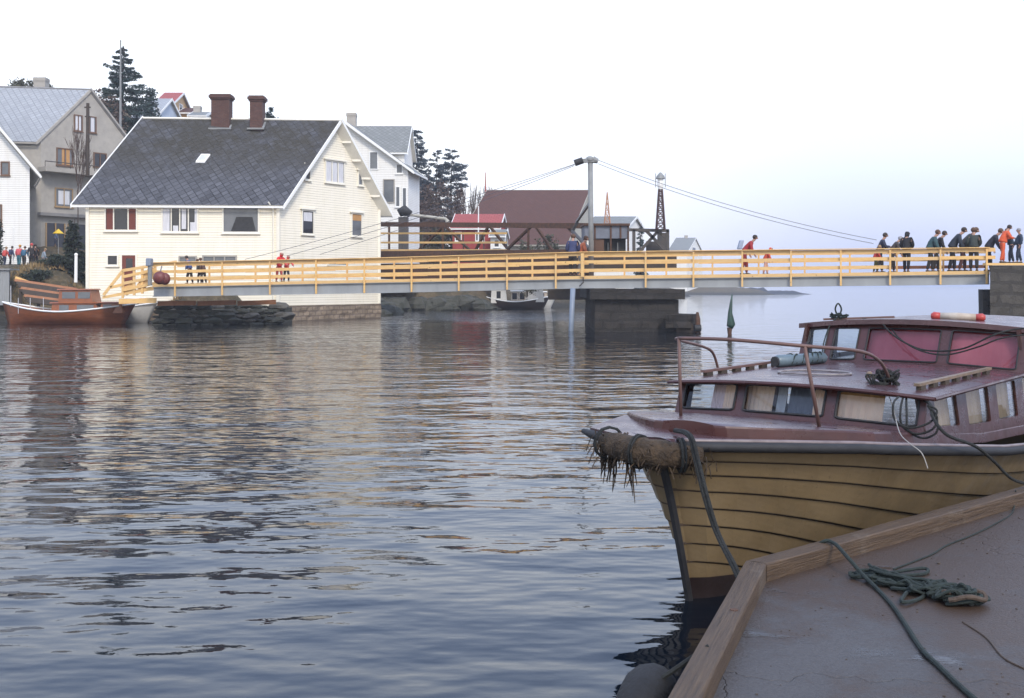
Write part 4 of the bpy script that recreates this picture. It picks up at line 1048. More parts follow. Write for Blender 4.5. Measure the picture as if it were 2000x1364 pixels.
    m = MB(); m.tube([roofp(2.0, k, -.016)-BA*.004 for k in ks], .015, 6); m.tube([roofp(t, 1, -.016) for t in tr_], .015, 6); m.build('roof_trim', MATS['maroon_paint'], root)
    rz = lambda t, b: 1.334+.055*(1-(b/1.13)**2)+.006*(t-2)
    # ---- wheelhouse
    def fw(b, h, d):
        c = 1-(b/1.1)**2; t = 4.62-.12*c+.20*h-d
        return bf(t, b, lerp(rz(4.6, b)-.01, 1.73+.04*c, h))
    m = MB(); cells = [(-1.10, -.76, -1.02, -.80), (-.76, -.40, -.72, -.45), (-.40, .41, -.35, .36), (.41, 1.12, .46, 1.05)]
    for (c0, c1, h0, h1) in cells: holed(m, fw, (c0, c1, 0, 1.05), (h0, h1, .08, .90), .04, .04)
    ww = m.build('windshield_frame', MATS['maroon_paint'], root)
    for i, (c0, c1, h0, h1) in enumerate(cells):
        wdw = MB(); pane(wdw, fw, (h0, h1, .08, .90), .04); w_ = wdw.build('windshield', MATS['window_glass'], root)
        k = MB(); lp = rr_loop(h0, h1, .08, .90, .04); k.tube([fw(x, y, .006) for x, y in lp]+[fw(*lp[0], .006)], .008, 5, cap=False); k.build('gasket', MATS['rub_black'], w_)
    k = MB(); n = 16
    k.grid([[fw(lerp(-.38, 1.08, j/n), h, -.10-.008*(j % 2)) for j in range(n+1)] for h in (.02, .98)]); k.build('curtain', MATS['red_cloth'], ww)
    for sg in (1, -1):
        def fs(t, h, d, sg=sg): return bf(t, sg*(1.10-.04*h+d), lerp(1.30, 1.735, h))
        m = MB(); holed(m, fs, (4.72, 5.5, 0, 1.05), (4.90, 5.42, .25, .88), .04); holed(m, fs, (5.5, 6.5, 0, 1.05), (5.58, 6.4, .25, .88), .04)
        m.build('side_wall', MATS['maroon_paint'], root)
        for a in ((4.90, 5.42), (5.58, 6.4)): wdw = MB(); pane(wdw, fs, (*a, .25, .88), .04); wdw.build('window', MATS['window_glass'], root)
    def rp(t, k, up): c = 1-k*k; return bf(t-.16*c*(1 if t < 5 else 0), k*1.16, 1.755+.07*c+up)
    ts2 = [4.80, 4.84, 5.2, 6, 7.0]
    m = MB(); top = [[rp(t, k, .0) for k in ks] for t in ts2]; bot = [[rp(t, k, -.05) for k in ks] for t in ts2]
    m.grid(top); m.grid([r_[::-1] for r_ in bot]); m.grid([bot[0], top[0]]); m.grid([top[-1], bot[-1]])
    m.grid([[b_[0] for b_ in bot], [b_[0] for b_ in top]]); m.grid([[b_[-1] for b_ in top], [b_[-1] for b_ in bot]])
    m.build('wheelhouse_roof', MATS['maroon_deck'], root)
    # ---- pulpit
    T = lambda t, b, z: bf(t, b, z)
    m = MB(); m.tube([T(.84, -.31, 1.20), T(.83, -.32, 1.77)], .013, 8); m.build('stanchion', MATS['rail_rust'], root, smooth=True)
    m = MB(); m.tube([T(1.08, .65, 1.17), T(.95, .60, 1.74)], .013, 8); m.build('stanchion', MATS['rail_rust'], root, smooth=True)
    m = MB(); m.tube(spline([T(.83, -.32, 1.77), T(.80, .1, 1.775), T(.95, .60, 1.74), T(1.45, .78, 1.69), T(1.95, .74, 1.60), T(2.30, .68, 1.48), T(2.5, .64, 1.36)], 5), .013, 8); m.build('hand_rail', MATS['rail_rust'], root, smooth=True)
    m = MB(); m.tube(spline([T(.83, -.32, 1.77), T(1.5, -.72, 1.72), T(2.4, -1.0, 1.62), T(2.75, -1.08, 1.54), T(2.9, -1.1, 1.36)], 5), .013, 8); m.build('hand_rail', MATS['rail_rust'], root, smooth=True)
    # grab rails on the cabin roof: plank on blocks
    for b_, t0, t1, dk in ((.93, 2.35, 4.1, 'new'), (-1.02, 2.55, 4.2, 'old')):
        n = 7; m = MB(); m.beam(bf(t0-.1, b_, rz(t0, b_)+.045), bf(t1+.1, b_, rz(t1, b_)+.045), .045, .022); k = m.build('grab_rail', MATS['rail_rust'] if dk == 'old' else MATS['wet_timber'], root)
        for i in range(n):
            t = lerp(t0, t1, i/(n-1)); m = MB(); m.fbox(lambda a, b, z: bf(a, b, z), (t-.055, b_-.02, rz(t, b_)-.004), (t+.055, b_+.02, rz(t, b_)+.035)); m.build('block', MATS['timber_dark'], k)
    # oval hatch rim
    m = MB(); lp = []
    for i in range(33):
        a = 2*math.pi*i/32; t = 2.85+.22*math.cos(a); b = -.15+.32*math.sin(a); lp.append(bf(t, b, rz(t, b)+.012))
    m.tube(lp, .009, 6, cap=False); M('dull_rim', (.34, .32, .32), .5, (.15, .12, .12), scale=6); h = m.build('hatch', MATS['dull_rim'], root)
    # rub board + rope & blocks on wheelhouse roof
    m = MB(); m.beam(bf(4.95, -.95, 1.80), bf(5.25, -.30, 1.83), .10, .02, up=(0, 0, 1)); wb = m.build('roof_rack', MATS['rail_rust'], root)
    m = MB()
    for k_ in (.25, .6, .85):
        q = bf(lerp(4.95, 5.25, k_), lerp(-.95, -.30, k_), 1.79); m.box(q-Vector((.05, .05, .035)), q+Vector((.05, .05, .03)))
    m.build('block', MATS['timber_dark'], wb)
    return rz
M('wet_timber', (.24, .17, .11), .55, (.12, .085, .055), scale=5, bump=.008, bscale=12, stretch=(1, 1, 1))
rz = big_boat()
# things lying on or hung from the cruiser
def on_boat():
    # rope-wound bow fender
    rr = random.Random(4)
    root = thing('bow_fender', tuple(bf(0, 0, 1.05)), 'shaggy brown rope fender wrapped around the bow of the big cruiser', 'fender')
    path = spline([bf(.05, -.44, 1.09), bf(-.03, -.32, 1.085), bf(-.08, -.18, 1.08), bf(-.10, -.04, 1.07), bf(-.06, .10, 1.065), bf(.02, .20, 1.06), bf(.09, .28, 1.06)], 6)
    m = MB(); n = len(path); m.tube(path, [.045+.045*math.sin(math.pi*min(1, (i+4)/(n+4)))+.012*rr.random() for i in range(n)], 10); m.build('roll', MATS['rope_brown'], root, smooth=True)
    m = MB()
    for i in range(220):
        q = path[rr.randrange(n)]; a = rr.uniform(0, 6.3); o_ = q+Vector((math.cos(a)*.085, math.sin(a)*.085, rr.uniform(-.07, .08)))
        e_ = o_+Vector((rr.uniform(-.07, .07), rr.uniform(-.07, .07), -rr.uniform(.02, .11))); m.tube([o_, (o_+e_)/2+Vector((0, 0, .02)), e_], .004, 3)
    for i in range(30):
        q = path[rr.choice([0, 1, 2, 3, 4, 6, 9, 12, 14])]+Vector((rr.uniform(-.05, .05), rr.uniform(-.05, .05), -.05)); l_ = rr.uniform(.08, .32)*(.5+rr.random()*.6)
        m.tube([q, q+Vector((rr.uniform(-.02, .02), 0, -l_*.5)), q+Vector((rr.uniform(-.03, .03), 0, -l_))], [.008, .006, .002], 4)
    m.build('fringe', MATS['rope_brown'], root)
    for k in (3, 16, 28):
        m = MB(); q = path[min(k, n-2)]; d = (path[min(k, n-2)+1]-q).normalized(); u = Vector((0, 0, 1)); s_ = d.cross(u)
        for j in range(2): m.tube([q+d*(j*.02)+(u*math.cos(a)+s_*math.sin(a))*.108 for a in [6.283*i/12 for i in range(13)]], .009, 5)
        m.build('lashing', MATS['rope_dark'], root)
    # bluish rolled fender on the far side of the roof
    M('pale_blue_plastic', (.13, .18, .21), .35, (.07, .10, .12), scale=5)
    r_ = thing('fender', tuple(bf(3.9, -.9, 1.4)), 'pale blue cylindrical fender lying on the forward cabin roof below the windshield', 'fender')
    a, b = bf(3.60, -.87, rz(3.6, -.87)+.06), bf(4.22, -.62, rz(4.2, -.62)+.055); m = MB(); m.tube([a, a.lerp(b, .05), a.lerp(b, .95), b], [.035, .06, .055, .03], 12); m.build('body', MATS['pale_blue_plastic'], r_, smooth=True)
    m = MB(); m.tube([a-BA*.01, a.lerp(b, .02)], .048, 12); m.build('end_cap', MATS['black_rubber'], r_)
    m = MB(); rr = random.Random(2)
    for i in range(7): 
        q = a.lerp(b, .3+i*.1); m.tube(spline([q+Vector((0, -.06, -.03)), q+Vector((rr.uniform(-.05, .05), -.03, .06)), q+Vector((rr.uniform(-.1, .1), .05, .04))], 4), .007, 5)
    m.build('rope', MATS['rope_green'], r_)
    # red-white fender on the wheelhouse roof
    M('dirty_white', (.52, .47, .40), .5, (.3, .22, .16), scale=5); M('bright_red', (.42, .05, .04), .4, (.4, .05, .04))
    r_ = thing('fender', tuple(bf(5.3, .4, 1.8)), 'long dirty white fender with red ends lying on the wheelhouse roof', 'fender')
    a, b = bf(5.35, .30, 1.845), bf(5.22, .80, 1.83); a, b = pt(1818, 617, 10.95), pt(1925, 621, 10.75); m = MB(); m.tube([a.lerp(b, .16), a.lerp(b, .5), a.lerp(b, .84)], [.036, .042, .036], 12); m.build('body', MATS['dirty_white'], r_, smooth=True)
    for (p, q) in ((a, a.lerp(b, .18)), (b, a.lerp(b, .82))):
        m = MB(); m.tube([p, p.lerp(q, .3), q], [.022, .042, .036], 12); m.build('end', MATS['bright_red'], r_, smooth=True)
    # rope loop on the rack
    m = MB(); q = bf(4.98, -.80, 1.83)
    m.tube(spline([q, q+Vector((-.03, 0, .08)), q+Vector((0, 0, .14)), q+Vector((.035, 0, .08)), q+Vector((.01, 0, 0))], 5), .009, 6)
    rr = random.Random(8)
    for i in range(5): m.tube(spline([q+Vector((rr.uniform(-.1, .1), rr.uniform(-.05, .05), rr.uniform(-.02, .04))) for _ in range(4)], 4), .009, 5)
    m.tube(spline([q, bf(4.72, -.78, 1.75), bf(4.5, -.75, 1.6), bf(4.3, -.72, 1.42), bf(3.9, -.75, 1.37)], 5), .007, 5)
    tag(m.build('rope', MATS['rope_green'], org=q), 'green rope bunched in an upright loop on the wheelhouse roof edge', 'rope')
    # rope sagging in front of the windshield
    m = MB(); m.tube(spline([pt(1718, 625, 10.9), pt(1745, 655, 10.55), pt(1790, 680, 10.35), pt(1835, 686, 10.2), pt(1885, 680, 10.0), pt(1940, 655, 9.85), pt(1985, 643, 9.9), pt(2040, 640, 9.9)], 6), .0085, 6)
    m.tube(spline([pt(1740, 640, 10.85), pt(1760, 664, 10.5), pt(1800, 686, 10.3), pt(1850, 693, 10.1), pt(1910, 678, 9.95), pt(1960, 660, 9.85), pt(2040, 650, 9.9)], 6), .0075, 6)
    tag(m.build('rope', MATS['rope_dark'], org=pt(1835, 690, 10.2)), 'pair of dark ropes sagging across the windshield of the wheelhouse', 'rope')
    # knotted bundle at the rail foot, lines hanging over the window corner
    m = MB(); rr = random.Random(12); c = bf(2.42, .66, rz(2.4, .66)+.05)
    for i in range(9): m.tube(spline([c+Vector((rr.uniform(-.09, .08), rr.uniform(-.06, .06), rr.uniform(-.05, .07))) for _ in range(6)], 5), .0095, 6)
    for i in range(4): m.tube(spline([c, c+Vector((-.10-.03*i, -.02, .03)), c+Vector((-.13, -.05, -.02-.015*i)), c+Vector((-.03, -.05, -.04))], 5), .008, 6)
    m.tube(spline([c, pt(1775, 770, 8.4), pt(1815, 788, 7.9), pt(1822, 815, 7.7), pt(1850, 850, 7.6), pt(1905, 872, 7.8), pt(1940, 900, 7.95), pt(1985, 940, 8.1), pt(2060, 950, 8.2)], 7), .012, 7)
    for (dx, dy) in ((0, 0), (12, 8), (-14, -12)):
        m.tube(spline([pt(1765+dx*.4, 772, 8.1), pt(1759+dx, 800+dy, 7.84), pt(1762+dx, 832+dy, 7.80), pt(1790+dx, 848+dy, 7.75), pt(1822+dx*.5, 838+dy, 7.70), pt(1830, 815+dy, 7.72), pt(1812, 792, 7.76)], 6), .008, 6)
    tag(m.build('rope', MATS['rope_dark'], org=c), 'black tangled mooring rope knotted to the rail over the near corner of the forward cabin', 'rope')
    m = MB(); m.ball(pt(1698, 732, 8.75), .028, 10, 7); m.tube([pt(1700, 733, 8.74), pt(1722, 742, 8.65)], .012, 6)
    tag(m.build('brass_horn', MATS['wet_timber'], org=pt(1698, 732, 8.75), smooth=True), 'small tan wooden float on the forward cabin roof beside the knotted rope', 'float')
    # thin light line down the side
    M('rope_pale', (.35, .33, .3), .8)
    m = MB(); m.tube(spline([pt(1735, 770, 8.2), pt(1745, 800, 8.0), pt(1757, 845, 7.5), pt(1775, 865, 7.3), pt(1800, 885, 7.2), pt(1812, 915, 7.17)], 6), .0035, 5)
    tag(m.build('line', MATS['rope_pale'], org=pt(1757, 845, 7.5)), 'thin pale line trailing from the cabin roof down over the hull side', 'line')
    # bow mooring line down the hull to the quay
    m = MB(); m.tube(spline([pt(1318, 842, 7.2), pt(1345, 852, 6.82), pt(1358, 900, 6.72), pt(1375, 970, 6.62), pt(1398, 1040, 6.55), pt(1430, 1105, 6.35), pt(1450, 1150, 6.2)], 6), .013, 7)
    m.tube(spline([pt(1318, 840, 7.2), pt(1349, 850, 6.80), pt(1364, 900, 6.70), pt(1383, 975, 6.60), pt(1405, 1045, 6.53), pt(1436, 1105, 6.33), pt(1455, 1150, 6.2)], 6), .012, 7)
    tag(m.build('rope', MATS['rope_dark'], org=pt(1375, 970, 6.62)), 'doubled dark mooring rope running down the tan bow planks to the quay corner', 'rope')
on_boat()

# ------------------------------------------------------------------ small boats
def small_boat(label, A_, B_, beam, hs, hm, hb, hullm, mid, strip='white_trim', deckm='dirty_white', cabins=(), group=None, rake=.6, double=True):
    A_ = Vector(A_); B_ = Vector(B_); u = (B_-A_); Ln = u.length; u.normalize(); v = Vector((u.y, -u.x, 0))
    if v.y > 0: v = -v
    f = lambda t, b, z: A_+u*t+v*b+Vector((0, 0, z))
    root = thing('motor_boat', tuple(f(Ln/2, 0, 0)), label, 'boat', group)
    n = 24; m = MB()
    zsh = lambda k: hm+(hs-hm)*max(0, 1-2*k)**1.8+(hb-hm)*max(0, 2*k-1)**1.8
    bb = lambda k: beam/2*(1-abs(2*k-1)**2.6) if double else beam/2*((.8+.2*min(1, k*4)) if k < .5 else (1-abs(2*k-1)**2.4))
    rows = []
    for i in range(n+1):
        k = i/n; row = []
        for w_ in (0, .25, .5, .75, 1, 1.25):
            t = k*Ln+(rake*(1-w_)*max(0, 2*k-1)**3)-(rake*.5*(1-w_)*max(0, 1-2*k)**3 if double else 0)-rake*.35
            b = bb(k)*(1-.38*w_**2)*(1 if w_ <= 1 else .5); row.append(f(t, b, zsh(k)*(1-w_) if w_ <= 1 else -.3))
        rows.append(row)
    m.grid(rows)
    m.grid([[f(*(((p-A_).dot(u)), -((p-A_).dot(v)), p.z)) for p in r_][::-1] for r_ in rows])
    if not double: m.add([rows[0][j] for j in range(6)]+[f((p-A_).dot(u), -(p-A_).dot(v), p.z) for p in rows[0][::-1]], [list(range(12))])
    h = m.build('hull', MATS[hullm], root, smooth=True)
    for sg in (1, -1):
        m = MB(); m.tube([f((r_[0]-A_).dot(u), sg*((r_[0]-A_).dot(v)+.02), r_[0].z) for r_ in rows], .05, 6); m.build('gunwale', MATS[strip], root)
    m = MB(); m.grid([[f((r_[0]-A_).dot(u), q*(r_[0]-A_).dot(v), r_[0].z-.12) for q in (-.98, 0, .98)] for r_ in rows]); m.build('deck', MATS[deckm], root)
    for (k0, k1, z0, z1, bw, mt, wins) in cabins:
        t0, t1 = k0*Ln, k1*Ln; m = MB()
        m.hexa([f(t0, bw, z0), f(t1, bw, z0), f(t1, -bw, z0), f(t0, -bw, z0), f(t0+.06, bw-.05, z1), f(t1-.15, bw-.05, z1), f(t1-.15, -bw+.05, z1), f(t0+.06, -bw+.05, z1)])
        c = m.build('cabin', MATS[mt], root, bevel=.03)
        m = MB(); m.hexa([f(t0-.05, bw+.05, z1), f(t1-.05, bw+.05, z1), f(t1-.05, -bw-.05, z1), f(t0-.05, -bw-.05, z1), f(t0-.05, bw-.05, z1+.07), f(t1-.1, bw-.05, z1+.07), f(t1-.1, -bw+.05, z1+.07), f(t0-.05, -bw+.05, z1+.07)]); m.build('roof', MATS[mt if mt != 'dirty_white' else 'white_trim'], c)
        for (a, b) in wins:
            for sg in (1, -1):
                w0, w1 = lerp(t0, t1, a), lerp(t0, t1, b); za, zb_ = lerp(z0, z1, .35), lerp(z0, z1, .85)
                m = MB(); o_ = lambda z: (bw-.05*(z-z0)/(z1-z0)+.008)
                m.prism([f(w0, sg*o_(za), za), f(w1, sg*o_(za), za), f(w1, sg*o_(zb_), zb_), f(w0, sg*o_(zb_), zb_)], v*sg*.012); m.build('window', MATS[mid], c)
    return root, f, Ln, zsh
M('varnish', (.26, .085, .03), .35, (.17, .052, .02), scale=2, stretch=(1, 1, 4)); M('dark_hull', (.035, .018, .013), .5); M('white_hull', (.62, .60, .55), .4, (.5, .48, .44))
M('varnish_light', (.30, .10, .035), .35, (.22, .07, .028))
Yb = 62.6
rt, f, Ln, zsh = small_boat('varnished red-brown wooden boat with wheelhouse moored at the far left shore', (X(22, Yb), Yb, 0), (X(252, Yb), Yb, 0), 2.5, 1.25, .72, 1.15, 'varnish', 'glass_grey',
    cabins=((.38, .78, .55, 1.18, .75, 'varnish_light', ((.18, .38), (.55, .9))), (.44, .73, 1.2, 1.95, .72, 'varnish_light', ((.12, .5), (.58, .93))), (.78, .98, .6, 1.2, .55, 'varnish_light', ((.15, .5),))))
m = MB()
for k in (.12, .22, .33): m.tube([f(Ln*k, .9, .6), f(Ln*k, .9, 1.5)], .02, 5)
m.tube([f(Ln*.03, .5, 1.0), f(Ln*.03, .5, 2.2)], .025, 5); m.build('stanchion', MATS['pale_metal'], rt)
Yb = 64.2
small_boat('white motor boat half hidden behind the bow of the red-brown wooden boat', (X(222, Yb), Yb, 0), (X(296, Yb), Yb, 0), 1.9, 1.0, .95, 1.2, 'white_hull', 'glass_grey', cabins=((.35, .8, .7, 1.45, .6, 'dirty_white', ((.1, .45), (.55, .9))),))
Yb = 104
small_boat('dark-hulled boat with a white deckhouse seen beneath the bridge left of the pier', (X(952, Yb), Yb, 0), (X(1066, Yb), Yb, 0), 2.4, 1.25, .7, 1.2, 'dark_hull', 'glass_dark', strip='white_trim', cabins=((.06, .34, .55, 1.9, .85, 'white_hull', ((.35, .6),)), (.40, .66, .5, 1.7, .8, 'dirty_white', ((.1, .4), (.6, .9))), (.68, .97, .65, 1.95, .75, 'white_hull', ())))
Yb = 107.5
small_boat('small white boat moored just beyond the dark-hulled boat', (X(1030, Yb), Yb, 0), (X(1080, Yb), Yb, 0), 1.7, 1.0, .9, 1.3, 'white_hull', 'glass_dark', cabins=((.3, .8, .8, 1.6, .5, 'dirty_white', ((.2, .7),)),))
# ------------------------------------------------------------------ quay in the foreground
QZ = .52; KZ = .62
KC = Vector((1.303, 6.0, 0)); E1 = Vector((-.726, -2.0, 0)).normalized(); E2 = Vector((2.63, 2.26, 0)).normalized()
def onq(px, py, z=QZ): Y = (EYE-z)*F/(py-HOR); return Vector((X(px, Y), Y, z))
def quay():
    t = NT('wet_quay'); ob = t.c.outputs['Object']
    big = t.noise(.55, 5, .65); med = t.noise(2.2, 6, .7); fine = t.noise(60, 4, .7)
    vm_ = t.n('ShaderNodeVectorMath'); vm_.operation = 'DISTANCE'; t.l(ob, vm_.inputs[0]); vm_.inputs[1].default_value = (3.3, 6.4, QZ)
    mud = t.math('ADD', t.mr(vm_.outputs['Value'], 1.2, 3.4, .42, -.12), t.mr(med, .35, .65, -.15, .3))
    mud = t.mr(mud, .12, .42)
    a = t.mix(t.mr(big, .35, .65), (.082, .073, .068), (.052, .045, .042))
    a = t.mix(mud, a, (.062, .036, .020))
    a = t.mix(t.mr(fine, .4, .7), a, t.mix(.5, a, (.035, .03, .03)))
    wet = t.mr(t.noise(.9, 5, .65, stretch=(1, 1.6, 1)), .55, .62)
    t.col(t.mix(t.math('MULTIPLY', wet, .45), a, (.03, .027, .027)))
    t.l(t.mr(t.math('ADD', wet, t.math('MULTIPLY', med, .35)), 0, 1.3, .48, .10), t.b.inputs['Roughness'])
    crack = t.n('ShaderNodeTexVoronoi'); crack.feature = 'DISTANCE_TO_EDGE'; crack.inputs['Scale'].default_value = .55; dv = t.n('ShaderNodeVectorMath'); dv.operation = 'ADD'; nz = t.n('ShaderNodeTexNoise'); nz.inputs['Scale'].default_value = 1.5; nz.inputs['Detail'].default_value = 5; t.l(ob, nz.inputs['Vector']); t.l(ob, dv.inputs[0]); t.l(nz.outputs['Color'], dv.inputs[1]); t.l(dv.outputs[0], crack.inputs['Vector']); ck = t.mr(crack.outputs['Distance'], .0, .004, -1, 0)
    t.bump(t.math('ADD', ck, t.math('ADD', t.math('MULTIPLY', fine, t.math('SUBTRACT', 1.2, wet)), t.math('MULTIPLY', med, 1.6))), .007)
    n = 1
    a_ = KC+E1*14; b_ = KC+E2*16
    poly = [a_, KC, b_, Vector((30, b_.y, 0)), Vector((30, -9, 0)), Vector((a_.x, -9, 0))]
    c = Vector((6, 2, 0)); top = []; 
    ins = [p.copy() for p in poly]; 
    m = MB(); k = len(poly)
    m.add([p+Vector((0, 0, QZ)) for p in poly], [list(range(k))[::-1]]); m.v  # top
    m.f[-1] = m.f[-1][::-1] if False else m.f[-1]
    o = m.build('quay_deck', t.mat, org=(0, 0, 0)); tag(o, kind='structure')
    w_ = MB(); 
    ii = [p+(c-p).normalized()*.06 for p in poly]
    w_.add([p+Vector((0, 0, -1.5)) for p in ii]+[p+Vector((0, 0, QZ-.004)) for p in ii], [(i, (i+1) % k, k+(i+1) % k, k+i) for i in range(k)])
    o = w_.build('quay_wall', MATS['timber_dark'], org=(0, 0, 0)); tag(o, kind='structure')
quay()
def kerb():
    t = NT('kerb_timber'); uv = t.c.outputs['UV']
    g = t.noise(3, 6, .7, vec=uv, stretch=(1, 14, 1)); s_ = t.noise(1.3, 5, .7)
    a = t.mix(t.mr(g, .3, .7), (.12, .074, .038), (.036, .021, .012)); a = t.mix(t.mr(s_, .55, .75), a, (.17, .135, .10))
    cr = t.mr(t.noise(1.2, 5, .8, vec=uv, stretch=(1, 22, 1)), .64, .68)
    t.col(t.mix(cr, a, (.02, .014, .01))); t.b.inputs['Roughness'].default_value = .6
    t.bump(t.math('SUBTRACT', t.math('ADD', g, t.math('MULTIPLY', s_, .4)), cr), .012)
    root = thing('kerb', tuple(KC+Vector((0, 0, QZ))), 'worn wet square timber kerb following the quay edge around its corner', 'kerb')
    n1 = Vector((-E1.y, E1.x, 0)); n1 = n1 if n1.x > 0 else -n1        # inward (right)
    n2 = Vector((E2.y, -E2.x, 0))                                        # inward (towards camera)
    w_ = .118
    # mitre point on the inner side
    # KC + n1*w + E1*s = KC + n2*w + E2*q
    det = E1.x*(-E2.y)+E2.x*E1.y; d = (n2-n1)*w_; s_ = (d.x*(-E2.y)+E2.x*d.y)/det; inn = KC+n1*w_+E1*s_
    def run(o0, o1, i0, i1, nm, seed):
        N_ = 60; rows = []; uv = []; rr = random.Random(seed); L_ = (o1-o0).length
        prof = [(0, -.13), (0, .0), (.0, .078), (.012, .095), (.03, .10), (.5, .102), (.93, .10), (.985, .093), (1, .075), (1, 0)]
        for (k, h) in prof:
            r_ = []; u_ = []
            for i in range(N_+1):
                q = i/N_; a = o0.lerp(o1, q); b = i0.lerp(i1, q); p = a.lerp(b, k)
                wv = noise.noise(Vector((q*L_*2.3, k*2, seed)))*.006+noise.noise(Vector((q*L_*9, k*3, seed)))*.003
                r_.append(p+Vector((0, 0, QZ+h+(wv if h > .05 else 0)))+(b-a).normalized()*(wv if k in (0, 1) else 0)); u_.append((q*L_, k*.2+h))
            rows.append(r_); uv.append(u_)
        m = MB(); m.grid(rows, uv=uv); return m.build(nm, t.mat, root, smooth=False)
    run(KC+E1*13, KC, inn+E1*13, inn, 'timber', 1); run(KC+E2*.003, KC+E2*15, inn+E2*.003, inn+E2*15, 'timber', 2)
    # bolts sunk into the timber
    m = MB()
    for s_ in (.95, 2.15): 
        q = KC+E1*s_+n1*.075+Vector((0, 0, KZ+.001)); m.tube([q-Vector((0, 0, .02)), q+Vector((0, 0, .004))], .02, 10)
    m.build('bolt', MATS['rust'], root)
kerb()
# tyre hung outside the kerb
M('tyre', (.010, .010, .011), .8, (.02, .019, .02), scale=3, bump=.01)
def tyre():
    c = KC+E1*1.55+Vector((-.20, .07, .0)); c.z = .09
    root = thing('tyre_fender', tuple(c), 'big black tyre hanging as a fender outside the quay corner kerb', 'tyre')
    out = Vector((-E1.y, E1.x, 0)); out = -out if out.x > 0 else out
    u = E1; v = Vector((0, 0, 1)); m = MB(); rows = []
    for i in range(33):
        a = 2*math.pi*i/32; row = []
        for j in range(14):
            b = 2*math.pi*j/14; rr_ = .31+.115*math.cos(b)*(1 if math.cos(b) > 0 else 1); d = .11*math.sin(b)
            row.append(c+(u*math.cos(a)+v*math.sin(a))*rr_+out*d)
        rows.append(row)
    m.grid(rows, close=True); m.build('casing', MATS['tyre'], root, smooth=True)
    m = MB(); m.tube([c+v*.3, c+v*.38-out*.06, KC+E1*1.5+Vector((0, 0, KZ))-out*.05], .012, 6); m.build('rope', MATS['rope_dark'], root)
tyre()
def ropes():
    rr = random.Random(6); m = MB()
    # coil heap
    c0, c1 = onq(1705, 1130), onq(1885, 1180)
    def heap(cx, cy, rx, ry, n, hh, r_=.011):
        pts = []; a = rr.uniform(0, 6)
        for i in range(n):
            a += rr.uniform(.5, 1.3); k = rr.uniform(.35, 1)
            pts.append(Vector((cx+math.cos(a)*rx*k, cy+math.sin(a)*ry*k, QZ+.012+rr.random()**1.5*hh)))
        m.tube(spline(pts, 6), r_*.8, 6)
    for i in range(7):
        q = c0.lerp(c1, i/6+.02); heap(q.x, q.y, .15, .085, 26, .03+.03*(i in (3, 4, 5)))
    heap(c1.x-.05, c1.y, .11, .08, 22, .08)
    # longitudinal loops
    for i in range(9):
        o_ = rr.uniform(-.05, .06); pts = [c0.lerp(c1, k)+Vector((rr.uniform(-.03, .03), o_+rr.uniform(-.03, .03), .02+.05*rr.random())) for k in (-.05, .15, .35, .55, .75, .98)]
        pts.append(pts[-1]+Vector((.05, .04, 0))); pts.append(pts[-3]+Vector((0, .07, 0))); m.tube(spline(pts, 5), .009, 6)
    for (a, b, c) in (((1700, 1130), (1800, 1117), (1805, 1125)), ((1790, 1140), (1760, 1182), (1800, 1172))):
        m.tube(spline([onq(*a)+Vector((0, 0, .012)), onq(*b)+Vector((0, 0, .02)), onq(*c)+Vector((0, 0, .012)), onq(*a)+Vector((.1, 0, .012))], 6), .010, 6)
    o = m.build('rope_coil', MATS['rope_green'], org=(c0+c1)/2); tag(o, 'tangled heap of dark green rope lying on the wet quay', 'rope')
    m = MB(); M('rope_tan', (.05, .034, .025), .9, (.1, .07, .05), scale=20, bump=.01, bscale=60)
    q = c1+Vector((-.02, -.03, .05)); m.tube([q+Vector((math.cos(a)*.11, math.sin(a)*.06, .012*math.sin(3*a))) for a in [i*.28 for i in range(-9, 10)]], .013, 7)
    tag(m.build('rope_end', MATS['rope_tan'], org=q), 'thick tan rope loop on the right end of the tangled green rope heap', 'rope')
    # long line from the kerb across the quay
    m = MB(); z = QZ+.012
    k0 = onq(1612, 1060, KZ+.012)
    m.tube(spline([k0+Vector((-.15, .25, -.25)), k0+Vector((-.02, .05, -.02)), k0+Vector((.04, -.03, .004)), onq(1655, 1088, KZ+.0), onq(1683, 1120, z+.03), onq(1715, 1152, z), onq(1745, 1185, z), onq(1770, 1222, z), onq(1800, 1268, z), onq(1838, 1305, z), onq(1880, 1345, z), onq(1930, 1385, z), onq(2020, 1440, z)], 6), .0115, 7)
    tag(m.build('rope', MATS['rope_green'], org=onq(1740, 1180)), 'single dark green line draped over the kerb and running across the quay', 'rope')
    m = MB(); z = QZ+.006
    m.tube(spline([onq(1745, 1112, z), onq(1790, 1095, z), onq(1822, 1082, z), onq(1850, 1065, z), onq(1900, 1045, z), onq(1950, 1020, z), onq(1978, 1000, z), onq(1983, 975, z)+Vector((0, 0, .06)), onq(1984, 960, KZ+.008)], 6), .005, 6)
    tag(m.build('cord', MATS['rope_green'], org=onq(1822, 1082)), 'thin cord curving from the rope heap up to the right part of the kerb', 'rope')
    m = MB(); z = QZ+.003; m.tube(spline([onq(1880, 1215, z), onq(1925, 1245, z), onq(1960, 1285, z), onq(2010, 1310, z)], 6), .004, 5)
    tag(m.build('cord', MATS['rope_tan'], org=onq(1925, 1245)), 'faint thin string on the quay near the right edge below the rope heap', 'string')
ropes()
